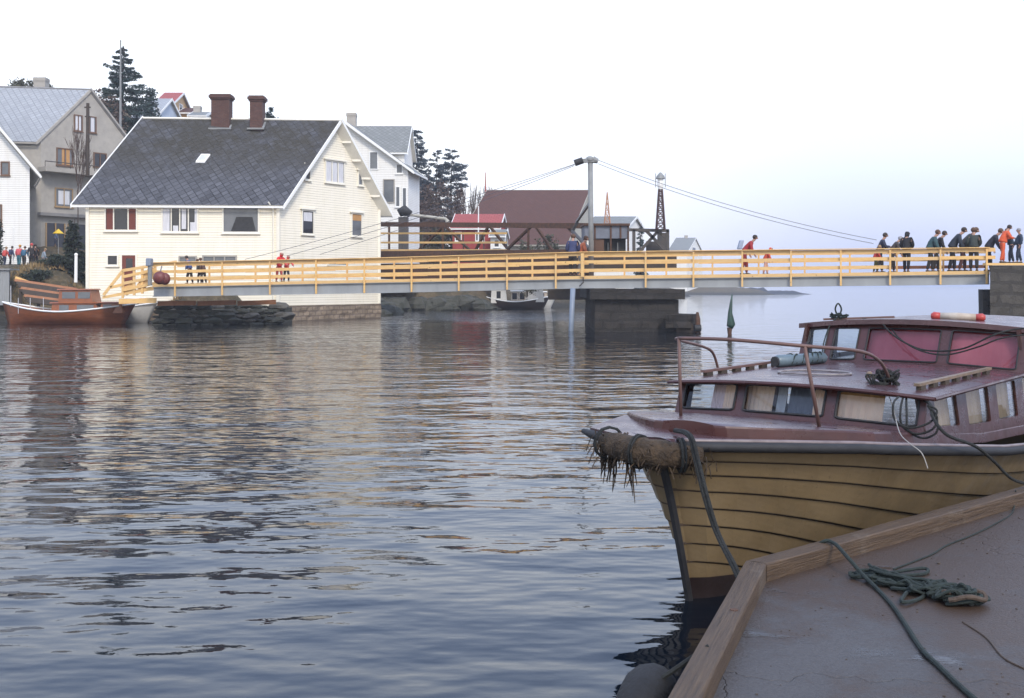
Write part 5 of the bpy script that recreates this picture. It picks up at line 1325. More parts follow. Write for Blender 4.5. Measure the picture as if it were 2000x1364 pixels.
def debris():
    rr = random.Random(31); m = MB(); M('grit', (.10, .08, .06), .9, (.04, .03, .025), scale=15)
    for i in range(900):
        x = rr.uniform(.9, 6); y = rr.uniform(2.6, 8.6)
        if (Vector((x, y, 0))-KC).dot(Vector((-E1.y, E1.x, 0)) if Vector((-E1.y, E1.x, 0)).x > 0 else Vector((E1.y, -E1.x, 0))) < .14 or (Vector((x, y, 0))-KC).dot(Vector((E2.y, -E2.x, 0))) < .13: continue
        s_ = rr.uniform(.0015, .006)*(1 if rr.random() < .95 else 2); m.ball((x, y, QZ+s_*.4), s_, 5, 3, jit=.6, seed=i, sq=(1.3, 1, .6))
    tag(m.build('grit', MATS['grit'], org=(3, 5, QZ)), 'scattered grit and wood crumbs on the wet quay surface', 'grit', kind='stuff')
debris()
# ------------------------------------------------------------------ people
M('skin', (.42, .24, .17), .6); M('hair_dark', (.035, .022, .016), .7); M('hair_brown', (.10, .05, .025), .7); M('hair_fair', (.30, .20, .10), .7); M('hair_grey', (.30, .30, .32), .7)
M('shoe', (.03, .025, .02), .6)
def skin_mesh(name, verts, edges, rad, root, sub=1):
    me = bpy.data.meshes.new(name); me.from_pydata(verts, edges, [])
    o = bpy.data.objects.new('tmp_'+name, me); C.objects.link(o)
    md = o.modifiers.new('s', 'SKIN'); md.use_smooth_shade = True; md.branch_smoothing = .4
    if not me.skin_vertices:
        return me
    for i, d in enumerate(me.skin_vertices[0].data):
        r_ = rad[i]; d.radius = r_ if isinstance(r_, tuple) else (r_, r_); d.use_root = (i == root)
    sb = o.modifiers.new('u', 'SUBSURF'); sb.levels = sub; sb.render_levels = sub
    bpy.context.view_layer.update(); dg = bpy.context.evaluated_depsgraph_get()
    res = bpy.data.meshes.new_from_object(o.evaluated_get(dg)); bpy.data.objects.remove(o, do_unlink=True)
    for p in res.polygons: p.use_smooth = True
    res.name = name; return res
def cloth_mat(c):
    nm = 'cloth_%02x%02x%02x' % tuple(int(min(1, x)*255) for x in c)
    return M(nm, c, .8, tuple(x*.65 for x in c), scale=6, bump=.01, bscale=9)
def person(loc, H, head, label, coat, legs, hair='hair_dark', hood=False, lean=.2, bow=.6, arms='down', step=.12, fat=1.0, coatlen=.0, group='people walking on and beside the footbridge', seed=0, hat=None):
    """local +X is the way the person faces"""
    rr = random.Random(seed+int(loc[0]*10)); k = H/1.75
    root = thing('person', tuple(loc), label, 'person', group, rz=head)
    V_ = lambda x, y, z: (x*k, y*k, z*k)
    pel = (0, 0, .93); wa = (lean*.10, 0, 1.08); ch = (lean*.28, 0, 1.28); nk = (lean*.46, 0, 1.45)
    hb = (nk[0]+.03+bow*.05, 0, 1.52); hc = (nk[0]+.05+bow*.10, 0, 1.615-bow*.03); ht = (hc[0]+bow*.02, 0, hc[2]+.07)
    vs = [pel, wa, ch, nk, hb, hc, ht]; rd = [.12, .11, .115, .055, .065, .095, .065]; es = [(0, 1), (1, 2), (2, 3), (3, 4), (4, 5), (5, 6)]
    def add(p, r_, par): vs.append(p); rd.append(r_); es.append((par, len(vs)-1)); return len(vs)-1
    # face: nose, chin, ears
    add((hc[0]+.118-bow*.01, 0, hc[2]-.012-bow*.03), .014, 5); add((hb[0]+.085, 0, hb[2]+.015-bow*.02), .03, 4)
    for s_ in (1, -1): add((hc[0]-.005, s_*.098, hc[2]-.01), .016, 5)
    leg_j = []; arm_j = []
    for s_ in (1, -1):
        st = step*s_
        hp_ = add((0, s_*.095, .88), .085, 0); kn = add((st*.6+.03, s_*.10, .50), .055, hp_); an = add((st-.02, s_*.10, .09), .04, kn); toe = add((st+.13, s_*.11, .035), .032, an)
        leg_j.append([vs[i] for i in (hp_, kn, an, toe)])
        sh = add((ch[0]+.05*lean, s_*.17, 1.37), .038, 2)
        if arms == 'down': el = (ch[0]+.02-st*.4, s_*.24, 1.10); wr = (ch[0]+.12-st*.6, s_*.22, .88)
        elif arms == 'front': el = (ch[0]+.10, s_*.24, 1.12); wr = (ch[0]+.32, s_*.12, 1.12)
        elif arms == 'rail': el = (ch[0]+.18, s_*.26, 1.16); wr = (ch[0]+.40, s_*.20, 1.05)
        else: el = (ch[0]+.02, s_*.24, 1.10); wr = (ch[0]+.10, s_*.14, .98)
        e_ = add(el, .034, sh); w_ = add(wr, .03, e_)
        d = (Vector(wr)-Vector(el)).normalized(); pm = Vector(wr)+d*.06; sd_ = d.cross(Vector((0, 1, 0))).normalized()
        pa = add(tuple(pm), .032, w_)
        for j, (off, ln) in enumerate(((-.028, .060), (-.010, .072), (.010, .068), (.028, .052))):
            q = pm+sd_*off+d*.03; a = add(tuple(q), .0095, pa); b = add(tuple(q+d*ln*.55+Vector((0, -s_*.008, 0))), .0085, a); add(tuple(q+d*ln+Vector((0, -s_*.02, 0))), .007, b)
        q = Vector(wr)+d*.03-sd_*.03; a = add(tuple(q), .011, w_); add(tuple(q+d*.04-sd_*.02), .009, a)
        arm_j.append([vs[sh], el, wr])
    bm_ = skin_mesh('body', [V_(*v) for v in vs], es, [r_*k for r_ in rd], 0); bm_.materials.append(MATS['skin'])
    o = bpy.data.objects.new('body', bm_); C.objects.link(o); o.parent = root
    # jacket
    pe2 = (0, 0, .90-coatlen); f_ = fat
    vs2 = [pe2, (0.02, 0, 1.0), wa, ch, (nk[0]-.01, 0, 1.42)]; rd2 = [(.175*f_, .205*f_), (.165*f_, .19*f_), (.155*f_, .18*f_), (.16*f_, .20*f_), (.085, .095)]; es2 = [(0, 1), (1, 2), (2, 3), (3, 4)]
    for (sh, el, wr) in arm_j:
        b = len(vs2); vs2 += [(sh[0], sh[1]*.95, sh[2]), el, wr]; rd2 += [.095*f_, .074*f_, .052]; es2 += [(3, b), (b, b+1), (b+1, b+2)]
    if hood:
        b = len(vs2); vs2 += [(hc[0]-.035, 0, hc[2]-.02), (ht[0]-.03, 0, ht[2]+.005)]; rd2 += [.125, .08]; es2 += [(4, b), (b, b+1)]
    jm = skin_mesh('jacket', [V_(*v) for v in vs2], es2, [tuple(x*k for x in r_) if isinstance(r_, tuple) else r_*k for r_ in rd2], 0)
    jm.materials.append(cloth_mat(coat)); o = bpy.data.objects.new('jacket', jm); C.objects.link(o); o.parent = root
    vs3 = [(0, 0, .97), (0, 0, .88)]; rd3 = [.14, .145]; es3 = [(0, 1)]
    for (hp_, kn, an, toe) in leg_j:
        b = len(vs3); vs3 += [(0, hp_[1], .80), kn, (an[0], an[1], .11)]; rd3 += [.105, .078, .062]; es3 += [(1, b), (b, b+1), (b+1, b+2)]
    tm = skin_mesh('trousers', [V_(*v) for v in vs3], es3, [r_*k for r_ in rd3], 0); tm.materials.append(cloth_mat(legs))
    o = bpy.data.objects.new('trousers', tm); C.objects.link(o); o.parent = root
    for (hp_, kn, an, toe) in leg_j:
        m = MB(); m.tube([V_(an[0]-.05, an[1], .045), V_(an[0], an[1], .06), V_(an[0]+.08, an[1], .05), V_(an[0]+.19, an[1]*1.05, .03)], [.04*k, .055*k, .045*k, .028*k], 8); m.build('shoe', MATS['shoe'], root, local=True, smooth=True)
    if not hood:
        m = MB(); c = Vector(V_(hc[0]-.022, 0, hc[2]+.025)); m.ball(c, .107*k, 12, 8, sq=(1, .97, .95), jit=.06, seed=seed); m.build('hair', MATS[hair] if hat is None else cloth_mat(hat), root, local=True, smooth=True)
    return root
def deck_pt(px, back):
    q = b_at(px)-BN*back; q.z = b_z(px)+.002; return q
NAVY = (.02, .03, .06); BLK = (.012, .012, .016); DRK = (.03, .028, .026)
def hgt(px, top, back, extra=0):
    q = deck_pt(px, back); return (Z(top, q.y)-q.z)
def crowd():
    rows = [
     # px, top, back, head, coat, legs, hair, kw, label
     (1452, 462, .9, .15, (.35, .025, .03), (.25, .02, .02), 'hair_dark', dict(lean=.75, bow=.7), 'stooping child in a dark red suit with a pale blue backpack, alone mid-bridge'),
     (1494, 484, 1.0, .1, (.70, .10, .05), (.75, .45, .35), 'hair_fair', dict(lean=.5, hood=True), 'small child in a bright orange-red hooded jacket right of the child with the backpack'),
     (1722, 458, 1.2, .1, (.03, .035, .07), DRK, 'hair_dark', dict(lean=.3, bow=.5, arms='front'), 'adult in a navy top holding a fair-haired child at the left end of the crowd'),
     (1712, 481, .6, .1, (.60, .06, .05), (.10, .11, .04), 'hair_fair', dict(lean=.3), 'fair-haired child in a red jacket in front of the adult in navy'),
     (1746, 464, 1.0, .2, (.06, .045, .04), DRK, 'hair_grey', dict(lean=.55, bow=.9), 'short person in a brown jacket with head bowed'),
     (1774, 453, .9, 1.2, BLK, BLK, 'hair_dark', dict(lean=.1, hood=True, fat=1.15, arms='pocket'), 'person in a long black hooded coat leaning at the railing'),
     (1822, 452, 1.0, .1, (.035, .085, .095), DRK, 'hair_brown', dict(lean=.4, bow=.7, fat=1.1), 'person in a teal jacket with back half turned'),
     (1836, 454, 1.5, .1, BLK, DRK, 'hair_dark', dict(lean=.5, bow=.7), 'person in black directly behind the teal jacket'),
     (1866, 447, 1.1, .1, (.022, .03, .045), BLK, 'hair_dark', dict(lean=.65, bow=1.0), 'stooping dark-haired man in a navy jacket looking down over the rail'),
     (1888, 447, 1.3, .1, (.11, .10, .10), (.10, .04, .04), 'hair_brown', dict(lean=.75, bow=1.1), 'stooping person in a grey-brown coat with reddish-brown hair'),
     (1908, 448, .9, 1.5, (.035, .045, .04), DRK, 'hair_brown', dict(lean=.1, bow=.2, fat=1.2, arms='pocket'), 'broad person in a dark green jacket facing away'),
     (1938, 449, 1.0, .1, (.018, .02, .035), BLK, 'hair_brown', dict(lean=.7, bow=1.0), 'bowed person in a black-blue jacket beside the orange rain suit'),
    ]
    for (px, top, back, hd, coat, legs, hair, kw, lb) in rows:
        H = hgt(px, top, back)*1.06
        person(deck_pt(px, back), H, math.atan2(BD.y, BD.x)+hd, lb, coat, legs, hair, seed=px, **kw)
    zt = Z(514, 47.0); Yp = 47.9
    for (px, top, dY, coat, legs, hair, kw, lb) in (
        (1958, 441, 0, (.75, .12, .04), (.70, .11, .035), 'hair_dark', dict(lean=.45, bow=.9, fat=1.12, arms='front'), 'adult in a full orange rain suit bending forward at the bridge end'),
        (1975, 448, .9, (.02, .04, .07), (.025, .03, .05), 'hair_brown', dict(lean=.2, bow=.7, arms='front'), 'person in a dark blue jacket facing the orange rain suit'),
        (1990, 448, .2, (.03, .05, .09), (.02, .03, .05), 'hair_grey', dict(lean=-.1, bow=.2, fat=1.1), 'person in blue standing on the abutment nearest the right edge')):
        Y = Yp+dY; H = (Z(top, Y)-zt)*1.05
        person((X(px, Y), Y, zt), H, (0.1 if px < 1970 else 3.0), lb, coat, legs, hair, seed=px, **kw)
    # backpack
    q = deck_pt(1444, .95); z = Z(479, q.y); m = MB(); m.hexa([(q.x-.16, q.y-.15, z-.2), (q.x+.06, q.y-.15, z-.2), (q.x+.06, q.y+.15, z-.2), (q.x-.16, q.y+.15, z-.2), (q.x-.04, q.y-.13, z+.24), (q.x+.16, q.y-.13, z+.24), (q.x+.16, q.y+.13, z+.24), (q.x-.04, q.y+.13, z+.24)]); M('backpack', (.32, .38, .50), .8)
    tag(m.build('backpack', MATS['backpack'], org=(q.x, q.y, z), bevel=.05), 'pale blue-grey backpack on the back of the stooping child in red', 'backpack')
    for (px, top, back, hd, coat, legs, hair, kw, lb) in (
        (1111, 459, .9, 1.6, (.035, .045, .12), DRK, 'hair_brown', dict(lean=.1, fat=1.25, arms='pocket'), 'broad person in a navy blue jacket seen from behind beside the tall mast'),
        (1122, 463, 1.5, .4, (.50, .14, .06), (.2, .2, .2), 'hair_brown', dict(lean=.3), 'person in an orange jacket behind the navy jacket near the mast'),
        (533, 494, .7, -.6, (.75, .05, .05), (.5, .1, .1), 'hair_fair', dict(lean=.5, hood=True, arms='rail'), 'child in a bright red hooded jacket on the bridge in front of the cream house'),
        (544, 500, .9, -.6, (.80, .10, .09), (.03, .03, .04), 'hair_fair', dict(lean=.4, arms='rail', hood=True), 'smaller child in a coral red jacket close beside the bright red one'),
        (353, 501, .9, 3.1, (.06, .10, .28), DRK, 'hair_dark', dict(lean=.3), 'dark-haired child in blue near the left end of the bridge'),
        (366, 507, 1.3, 3.1, (.10, .10, .10), DRK, 'hair_brown', dict(lean=.3), 'child in dark grey following the child in blue'),
        (380, 505, .9, 3.1, (.12, .07, .06), DRK, 'hair_brown', dict(lean=.3), 'child in a brown jacket, third from the left end of the bridge')):
        H = hgt(px, top, back)*1.05
        person(deck_pt(px, back), H, math.atan2(BD.y, BD.x)+hd, lb, coat, legs, hair, seed=px, **kw)
    # group on the road by the white house
    g = 'people gathered on the road at the left'
    for (px, top, Y, hd, coat, legs, hair, hat, lb) in (
        (9, 481, 73.0, 1.2, (.60, .08, .07), NAVY, 'hair_fair', None, 'child in a red jacket at the far left of the road group'),
        (20, 480, 73.6, 1.0, (.05, .07, .16), BLK, 'hair_dark', None, 'child in dark blue, second from the left on the road'),
        (37, 477, 73.2, 1.6, (.62, .11, .12), (.05, .16, .20), 'hair_fair', (.6, .3, .05), 'child in a pinkish red jacket and orange hat in the middle of the road group'),
        (47, 480, 72.8, 1.6, (.04, .13, .22), DRK, 'hair_brown', None, 'child in a blue jacket beside the orange hat'),
        (62, 474, 73.4, 2.0, (.03, .025, .025), BLK, 'hair_dark', (.6, .08, .07), 'person in black with a red cap, right of the road group'),
        (69, 476, 74.0, 2.0, (.05, .035, .03), BLK, 'hair_dark', None, 'person in dark brown at the right end of the road group'),
        (84, 484, 74.2, .6, (.30, .36, .42), (.2, .25, .3), 'hair_fair', None, 'child in pale blue-grey beside the shop windows'),
        (108, 480, 84, .6, (.10, .14, .24), NAVY, 'hair_dark', None, 'person in blue half hidden by the evergreen bush')):
        x = X(px, Y); zg = max(ground(x, Y), ground(x-1, Y))+.05; H = max(1.2, (Z(top, Y)-zg))
        H = min(1.85, H); person((x, Y, Z(top, Y)-H*.97 if Z(top, Y)-zg > 1.95 else zg), H, hd, lb, coat, legs, hair, hat=hat, group=g, seed=px)
crowd()
# ------------------------------------------------------------------ trees, shrubs, poles, small things on the shore
def foliage_mat(name, c1, c2):
    t = NT(name); oi = t.n('ShaderNodeObjectInfo'); f = t.mr(t.noise(1.6, 4, .7), .35, .65)
    t.col(t.mix(f, c1, c2)); t.b.inputs['Roughness'].default_value = .8; return t.mat
foliage_mat('spruce_needles', (.022, .045, .045), (.04, .065, .055)); foliage_mat('blue_needles', (.035, .055, .075), (.05, .075, .095))  # far conifers' needles carry the blue of distance haze in their colour
foliage_mat('olive_leaves', (.05, .055, .03), (.08, .075, .04)); foliage_mat('brown_twigs', (.085, .055, .045), (.12, .085, .065)); foliage_mat('dark_evergreen', (.018, .03, .02), (.035, .045, .028))
M('bark', (.07, .05, .04), .9)
def conifer(label, px, pytop, Y, wpx, mat='spruce_needles', n=26, dens=1.0, zb=None, name='spruce_tree', group=None, seed=1, gaps=0.0, start=.12, shape=1.0):
    rr = random.Random(seed); x = X(px, Y); z0 = (ground(x, Y)-.2) if zb is None else zb; H = Z(pytop, Y)-z0; W_ = wpx/F*Y
    root = thing(name, (x, Y, z0), label, 'tree', group)
    m = MB(); pts = [Vector((x+.1*math.sin(i), Y, z0+H*i/8)) for i in range(9)]; m.tube(pts, [lerp(.2, .015, i/8) for i in range(9)], 7)
    f = MB(); lim = m; s0 = .115*dens**-.15
    for i in range(n):
        k = start+(1-start)*(i+rr.uniform(-.4, .4))/n
        if k > .985: continue
        nb = 6 if k < .85 else 4; a0 = rr.uniform(0, 6.3)
        for j in range(nb):
            if rr.random() < gaps: continue
            a = a0+6.283*j/nb+rr.uniform(-.4, .4); L_ = W_*(1-k)**shape*(1-start)**-1*rr.uniform(.55, 1.18)+.12
            if shape < .8: L_ *= min(1, .35+(k-start)*1.5)
            dz = L_*rr.uniform(-.42, .12); b = Vector((x, Y, z0+H*min(.985, max(start, k+rr.uniform(-.9, .9)/n)))); e_ = b+Vector((math.cos(a)*L_, math.sin(a)*L_, dz+.25*L_*(k > .6)))
            lim.tube([b, b.lerp(e_, .5)+Vector((0, 0, .06*L_)), e_], [.03, .02, .006], 4, cap=False)
            c = int(9+L_*30*dens)
            for q in range(c):
                t_ = rr.uniform(.12, 1)**.8; p = b.lerp(e_, t_)+Vector((rr.gauss(0, .10*L_*(1.1-t_*.6)), rr.gauss(0, .10*L_*(1.1-t_*.6)), rr.uniform(-.20, .05)*(.5+L_*.3)))
                s_ = s0*rr.uniform(.7, 1.7)
                d1 = Vector((math.cos(a)+rr.gauss(0, .5), math.sin(a)+rr.gauss(0, .5), rr.gauss(-.35, .4))).normalized()*s_*1.6; d2 = Vector((rr.gauss(0, 1), rr.gauss(0, 1), rr.gauss(0, 1))).normalized()*s_*.55
                f.add([p-d2, p+d2, p+d1], [(0, 1, 2)])
    lim.build('trunk', MATS['bark'], root); f.build('crown', MATS[mat], root)
    return root
def bare(label, px, pytop, Y, wpx, zb=None, name='bare_tree', seed=1, cat='tree', group=None, depth=4, mat='brown_twigs', k0=5, thick=.07, leaf=0, cam_y=None):
    rr = random.Random(seed); x = X(px, Y); z0 = (ground(x, Y)-.2) if zb is None else zb; H = Z(pytop, Y)-z0; W_ = wpx/F*Y
    root = thing(name, (x, Y, z0), label, cat, group); tr = MB(); cr = MB()
    def grow(p, d, L_, r_, lev):
        e_ = p+d*L_; mid = p.lerp(e_, .5)+Vector((rr.gauss(0, .05), rr.gauss(0, .05), 0))*L_
        (tr if lev == 0 else cr).tube([p, mid, e_], [r_, r_*.8, r_*.55], 4 if lev else 6, cap=False)
        if lev >= depth:
            for _ in range(leaf):
                q = e_+Vector((rr.gauss(0, 1), rr.gauss(0, 1), rr.gauss(0, 1)))*L_*.5; s_ = .12
                cr.add([q, q+Vector((rr.gauss(0, s_), rr.gauss(0, s_), rr.gauss(0, s_))), q+Vector((rr.gauss(0, s_), rr.gauss(0, s_), rr.gauss(0, s_)))], [(0, 1, 2)])
            return
        for i in range(k0 if lev < 2 else 3):
            s_ = Vector((rr.gauss(0, 1)*W_/H*1.3, rr.gauss(0, 1)*W_/H*1.3, rr.gauss(0, .25))); dd = (d+s_*.6).normalized(); dd.z = max(dd.z, .05)
            grow(p.lerp(e_, rr.uniform(.5, 1)), dd, L_*rr.uniform(.55, .8), max(.012, r_*.55), lev+1)
    ns = 3 if cat == 'shrub' else 1
    for _ in range(ns): grow(Vector((x+rr.uniform(-.3, .3)*(ns > 1), Y, z0)), Vector((rr.gauss(0, .15)*(ns > 1), rr.gauss(0, .15)*(ns > 1), 1)).normalized(), H*.36, thick, 0)
    # normalise height
    zs_ = [v.z for v in cr.v]; s_ = H/(max(zs_)-z0)
    for b in (tr, cr):
        for v in b.v: v.z = z0+(v.z-z0)*s_
    tr.build('trunk', MATS['bark'], root); cr.build('branches', MATS[mat], root); return root
def bushy(label, px, pyt, Y, wpx, zb=None, mat='dark_evergreen', name='evergreen_shrub', seed=1, n=2600, hz=None, cat='shrub', s0=.11, group=None):
    rr = random.Random(seed); x = X(px, Y); z0 = (ground(x, Y)-.1) if zb is None else zb; H = Z(pyt, Y)-z0; W_ = wpx/F*Y
    root = thing(name, (x, Y, z0), label, cat, group); f = MB(); st = MB()
    for i in range(5):
        a = rr.uniform(0, 6.3); st.tube([(x, Y, z0), (x+math.cos(a)*W_*.3, Y+math.sin(a)*W_*.3, z0+H*.7)], [.06, .02], 5, cap=False)
    st.build('stem', MATS['bark'], root)
    cl = [(rr.gauss(0, .42), rr.gauss(0, .42), rr.uniform(.12, .95)) for _ in range(max(14, n//90))]
    for i in range(n):
        c = cl[i % len(cl)]; w_ = W_*(1-.55*c[2]**2)
        p = Vector((x+c[0]*w_+rr.gauss(0, .13)*W_, Y+c[1]*w_+rr.gauss(0, .13)*W_, z0+H*min(1, max(.02, c[2]+rr.gauss(0, .07))))); s_ = s0*rr.uniform(.6, 1.5)
        v1 = Vector((rr.gauss(0, 1), rr.gauss(0, 1), rr.gauss(0, 1))).normalized()*s_; v2 = Vector((rr.gauss(0, 1), rr.gauss(0, 1), rr.gauss(0, 1))).normalized()*s_
        f.add([p, p+v1, p+v1*.6+v2, p+v2*.7], [(0, 1, 2, 3)])
    f.build('leaves', MATS[mat], root); return root
g1 = 'conifers on the slope right of the houses'
conifer('tall dark spruce with ragged crown rising between the grey house and the cream house', 240, 86, 100, 104, n=42, dens=3.2, seed=3, start=.05, shape=.85, gaps=.15)
conifer('tallest narrow blue-green spruce right of the white back house', 815, 250, 132, 38, 'blue_needles', n=34, dens=2.6, seed=5, group=g1, shape=.6)
conifer('slim conifer between the tallest spruce and the round-crowned pine', 853, 290, 134, 34, 'blue_needles', n=26, dens=2.2, seed=6, group=g1, gaps=.25, shape=.6)
conifer('round-crowned blue-green pine at the right end of the conifers', 882, 291, 133, 42, 'blue_needles', n=26, dens=2.4, seed=7, group=g1, gaps=.2, start=.3, shape=.5)
conifer('short conifer just below the tallest spruce', 836, 318, 130, 24, 'blue_needles', n=20, dens=2.0, seed=8, group=g1, gaps=.2)
conifer('small dark spruce left of the turning frame behind the bridge', 1251, 436, 118, 16, n=18, dens=1.3, seed=9)
bushy('round dark treetop peeping over the slate roof right of the narrow chimney', 530, 213, 100, 13, mat='spruce_needles', name='leafy_tree', seed=10, n=1500, s0=.16, cat='tree', zb=Z(250, 100))
conifer('dark young spruce against the left wall of the cream house', 143, 428, 70.5, 34, 'dark_evergreen', n=22, dens=2.2, seed=11, start=.02)
bushy('dark evergreen shrub on the bank left of the cream house', 112, 500, 69.5, 34, seed=12); bushy('low dark shrub beside the road edge', 75, 528, 68.0, 30, seed=13, n=1800)
bushy('dense dark green bush on the slope below the spruce trees', 290, 175, 106, 36, mat='spruce_needles', seed=14, n=3200, s0=.2)
bushy('olive-brown tree crown behind the chimney of the grey house', 42, 156, 108, 46, mat='olive_leaves', seed=15, name='leafy_tree', n=3800, s0=.19, cat='tree'); bushy('low olive bush right of the grey house chimney', 98, 169, 107, 14, mat='olive_leaves', seed=16, n=1200, s0=.16)
bushy('green bush at the left edge in front of the white house', -2, 432, 73.5, 14, seed=17, n=900)
gs = 'bare brown shrubs on the hillside'
lbl = ['bare brown shrub on the steep slope right of the grey house gable', 'darker bare shrub beneath the tall spruce', 'twiggy shrub above the left rake of the cream house']
for i, (px, top, Y, wp) in enumerate(((185, 178, 100, 30), (208, 190, 98, 26), (232, 205, 95, 24))): bushy(lbl[i], px, top, Y, wp, mat='brown_twigs', name='bare_shrub', seed=30+i, n=2600, s0=.15, group=gs)
lbl = ['leftmost bare brown thicket at the foot of the blue-green conifers', 'bare thicket below the slim conifer', 'reddish-brown thicket in front of the round-crowned pine', 'bare thicket against the left gable of the brown warehouse', 'low thicket above the black crane housing']
for i, (px, top, Y, wp) in enumerate(((808, 352, 124, 24), (838, 362, 123, 26), (868, 352, 124, 26), (893, 372, 121, 16), (822, 396, 119, 30))): bushy(lbl[i], px, top, Y, wp, mat='brown_twigs', name='bare_shrub', seed=40+i, n=2400, s0=.17, group='bare brown thickets on the slope')
for i, (px, top, Y, wp, lb) in enumerate(((790, 405, 112, 26, 'dark thicket behind the left end of the truss bridge'), (850, 400, 113, 30, 'wide brown thicket left of the red boathouse roof'), (885, 405, 112, 22, 'brown thicket touching the red boathouse'), (765, 445, 108, 26, 'low dark bush under the left truss handrails'), (815, 440, 107, 30, 'low dark bush below the pale crane boom'), (862, 448, 108, 28, 'low dark bush beside the red boathouse wall'), (1075, 462, 100, 26, 'dark bush left of the bridge mast behind the truss'), (1030, 470, 100, 26, 'low dark bush right of the white shed'))):
    bushy(lb, px, top, Y, wp, mat='brown_twigs' if i < 3 else 'olive_leaves', name='bare_shrub' if i < 3 else 'bush', seed=140+i, n=2200, s0=.15, group='bare brown thickets on the slope' if i < 3 else 'low bushes along the far shore', zb=None if i < 6 else 1.2)
gt = 'thin bare trees against the sky'
for i, (px, top, Y, wp, lb) in enumerate(((908, 352, 132, 14, 'thin bare tree just right of the round-crowned pine'), (925, 346, 133, 12, 'tallest thin bare tree above the warehouse ridge'), (942, 350, 133, 12, 'thin bare tree left of the red and white pole'), (968, 360, 134, 14, 'low thin bare tree at the right of the pole'), (152, 245, 81, 26, 'bare garden tree in front of the grey house gable'))):
    bare(lb, px, top, Y, wp, seed=60+i, group=gt if i < 4 else None, thick=.06 if i < 4 else .05, zb=None if i < 4 else 6)
def dry_grass():
    t = NT('dry_grass'); t.col(t.mix(t.mr(t.noise(1.2, 4, .7), .35, .65), (.30, .20, .09), (.16, .12, .055))); t.b.inputs['Roughness'].default_value = .9
    rr = random.Random(5); m = MB()
    for i in range(9000):
        x = rr.uniform(-32, -19.6); y = rr.uniform(62.5, 76); 
        if shore_d(x, y) < .9: continue
        if noise.noise(Vector((x*.5, y*.5, 3))) < -.12: continue
        z = ground(x, y); h = rr.uniform(.12, .42); a = rr.uniform(0, 6.3); d = Vector((math.cos(a), math.sin(a), 0))*.05; l_ = Vector((rr.gauss(0, .1), rr.gauss(0, .1), h))
        p = Vector((x, y, z-.03)); m.add([p-d, p+d, p+l_], [(0, 1, 2)])
    tag(m.build('dry_grass', t.mat, org=(-26, 67, 2)), 'tawny dry grass covering the bank left of the cream house', 'grass', kind='stuff')
dry_grass()
def pole(name, label, px, py0, py1, Y, r0, r1, mt, cat='pole', cross=None):
    root = thing(name, (X(px, Y), Y, Z(py1, Y)), label, cat)
    m = MB(); m.tube([pt(px, py1, Y), pt(px+.6, py0, Y)], [r0, r1], 8); m.build('shaft', MATS[mt], root)
    m = MB()
    if cross:
        for (py, w_) in cross: m.beam(pt(px-w_, py, Y), pt(px+w_, py, Y), .09, .09)
        m.build('crossarm', MATS[mt], root)
    else: m.ball(pt(px+.6, py0, Y), r1*1.3, 8, 5); m.build('finial', MATS[mt], root)
    return root
pole('flagpole', 'tall slim grey flagpole standing in front of the ragged spruce', 235, 80, 285, 92, .12, .06, 'grey_steel')
pole('utility_pole', 'dark wooden utility pole before the gable of the grey house', 171, 202, 345, 80, .16, .12, 'timber_dark', cross=((210, 6), (228, 5)))
M('signal_red', (.40, .10, .08), .6); pole('signal_pole', 'thin red pole above the ridge of the brown warehouse', 948, 338, 400, 131, .12, .05, 'signal_red')
pole('flagpole', 'thin pale pole standing in front of the red boathouse roof', 934, 404, 500, 100, .07, .05, 'white_trim')
pole('marker_post', 'white post on the grassy bank beside the left corner of the cream house', 148, 498, 552, 65.4, .10, .09, 'white_trim')
pole('lamp_post', 'thin white post in front of the white house at the left edge', 26, 446, 520, 74, .05, .04, 'white_trim')
M('sign_yellow', (.75, .50, .03), .5)
r_ = thing('parasol', tuple(pt(115, 500, 79)), 'small yellow parasol in front of the shop windows', 'parasol')
m = MB(); c = pt(114, 447, 79); rows = [[c]*9, [c+Vector((math.cos(a)*.42, math.sin(a)*.42, -.36)) for a in [6.283*i/8 for i in range(9)]]]; m.grid(rows); m.build('canopy', MATS['sign_yellow'], r_)
m = MB(); m.tube([pt(114, 448, 79), pt(114, 505, 79)], .025, 6); m.build('pole', MATS['grey_steel'], r_)
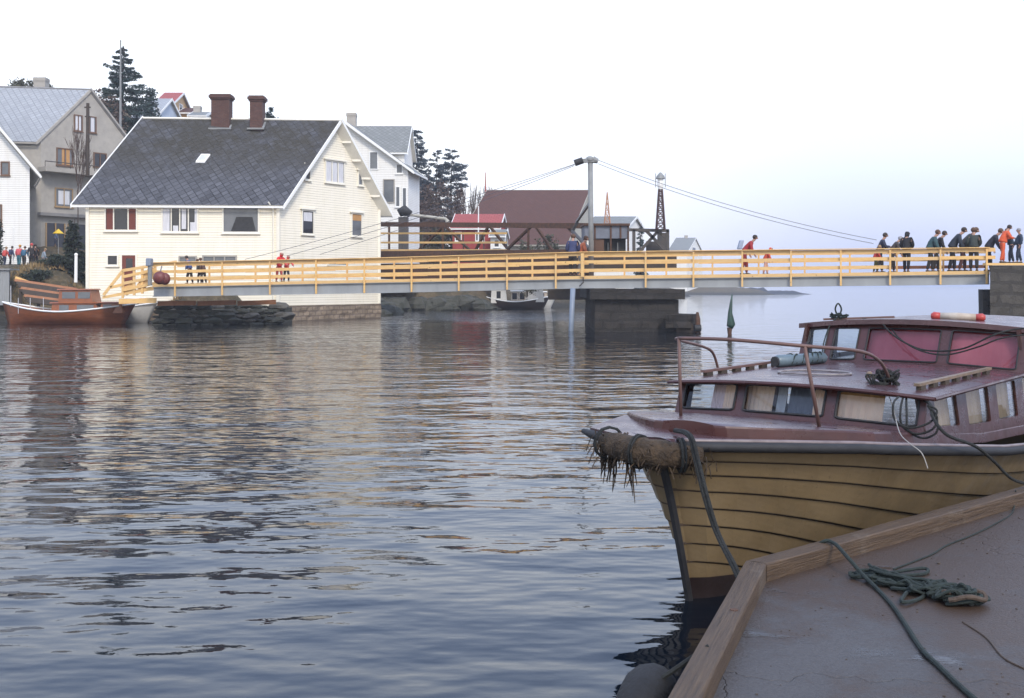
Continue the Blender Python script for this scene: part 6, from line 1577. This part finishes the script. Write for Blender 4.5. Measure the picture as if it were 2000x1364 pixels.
# grey corrugated shed at the left edge by the water
r_ = thing('shed', (X(5, 66), 66, 1), 'grey corrugated metal shed at the left edge by the water', 'shed')
m = MB(); x0, x1 = X(-60, 66), X(18, 66); n = 40; rows = []
for zz in (1.0, Z(528, 66)): rows.append([(lerp(x0, x1, i/n), 66+.04*(i % 2), zz) for i in range(n+1)]+[(x1-1.1, 68.5, zz), (x0, 68.5, zz), (x0, 66, zz)])
m.grid(rows); m.build('wall', MATS['girder_paint'], r_)
m = MB(); m.box((x0-.1, 65.9, Z(528, 66)), (x1+.06, 67.2, Z(528, 66)+.1)); m.build('roof', MATS['grey_steel'], r_)
# old timber landing stage and planks behind the red boat
r_ = thing('landing_stage', (X(70, 63.6), 63.6, .5), 'weathered orange-brown plank landing stage behind the red-brown boat', 'jetty')
for i in range(9):
    m = MB(); py = 553+i*1.2; a = pt(30+i*3, 548+i*5, 64.2-i*.1); b = pt(150-i*2, 566+i*4, 63.4-i*.05)
    m.beam(a, b, .16, .14, up=(0, -1, .4)); m.build('plank', MATS['shade_wood' if i % 3 == 0 else 'timber_dark'], r_)
for px in (40, 75, 110, 145):
    m = MB(); m.tube([pt(px, 625, 63.9), pt(px, 560, 63.9)], .1, 7); m.build('pile', MATS['timber_dark'], r_)
r_ = thing('plank_stack', tuple(pt(58, 560, 65)), 'bright yellow new planks leaning on the bank above the red-brown boat', 'planks')
for i in range(4):
    m = MB(); m.beam(pt(30+i*2, 543+i*4, 65.2-i*.1), pt(78+i*5, 560+i*2.5, 64.8-i*.1), .05, .2, up=(0, 0, 1)); m.build('plank', MATS['new_wood'], r_)

# ------------------------------------------------------------------ damp sea air
def haze():
    m = MB(); m.box((-330, -70, -4), (330, 560, 60)); hm = bpy.data.materials.new('damp_air'); hm.use_nodes = True; t = hm.node_tree; t.nodes.clear()
    v = t.nodes.new('ShaderNodeVolumePrincipled'); o = t.nodes.new('ShaderNodeOutputMaterial'); t.links.new(v.outputs[0], o.inputs['Volume'])
    v.inputs['Color'].default_value = (.86, .90, 1, 1); v.inputs['Density'].default_value = .0006
    tag(m.build('haze', hm), 'thin damp air fading the far shore', 'haze', kind='stuff')
haze()
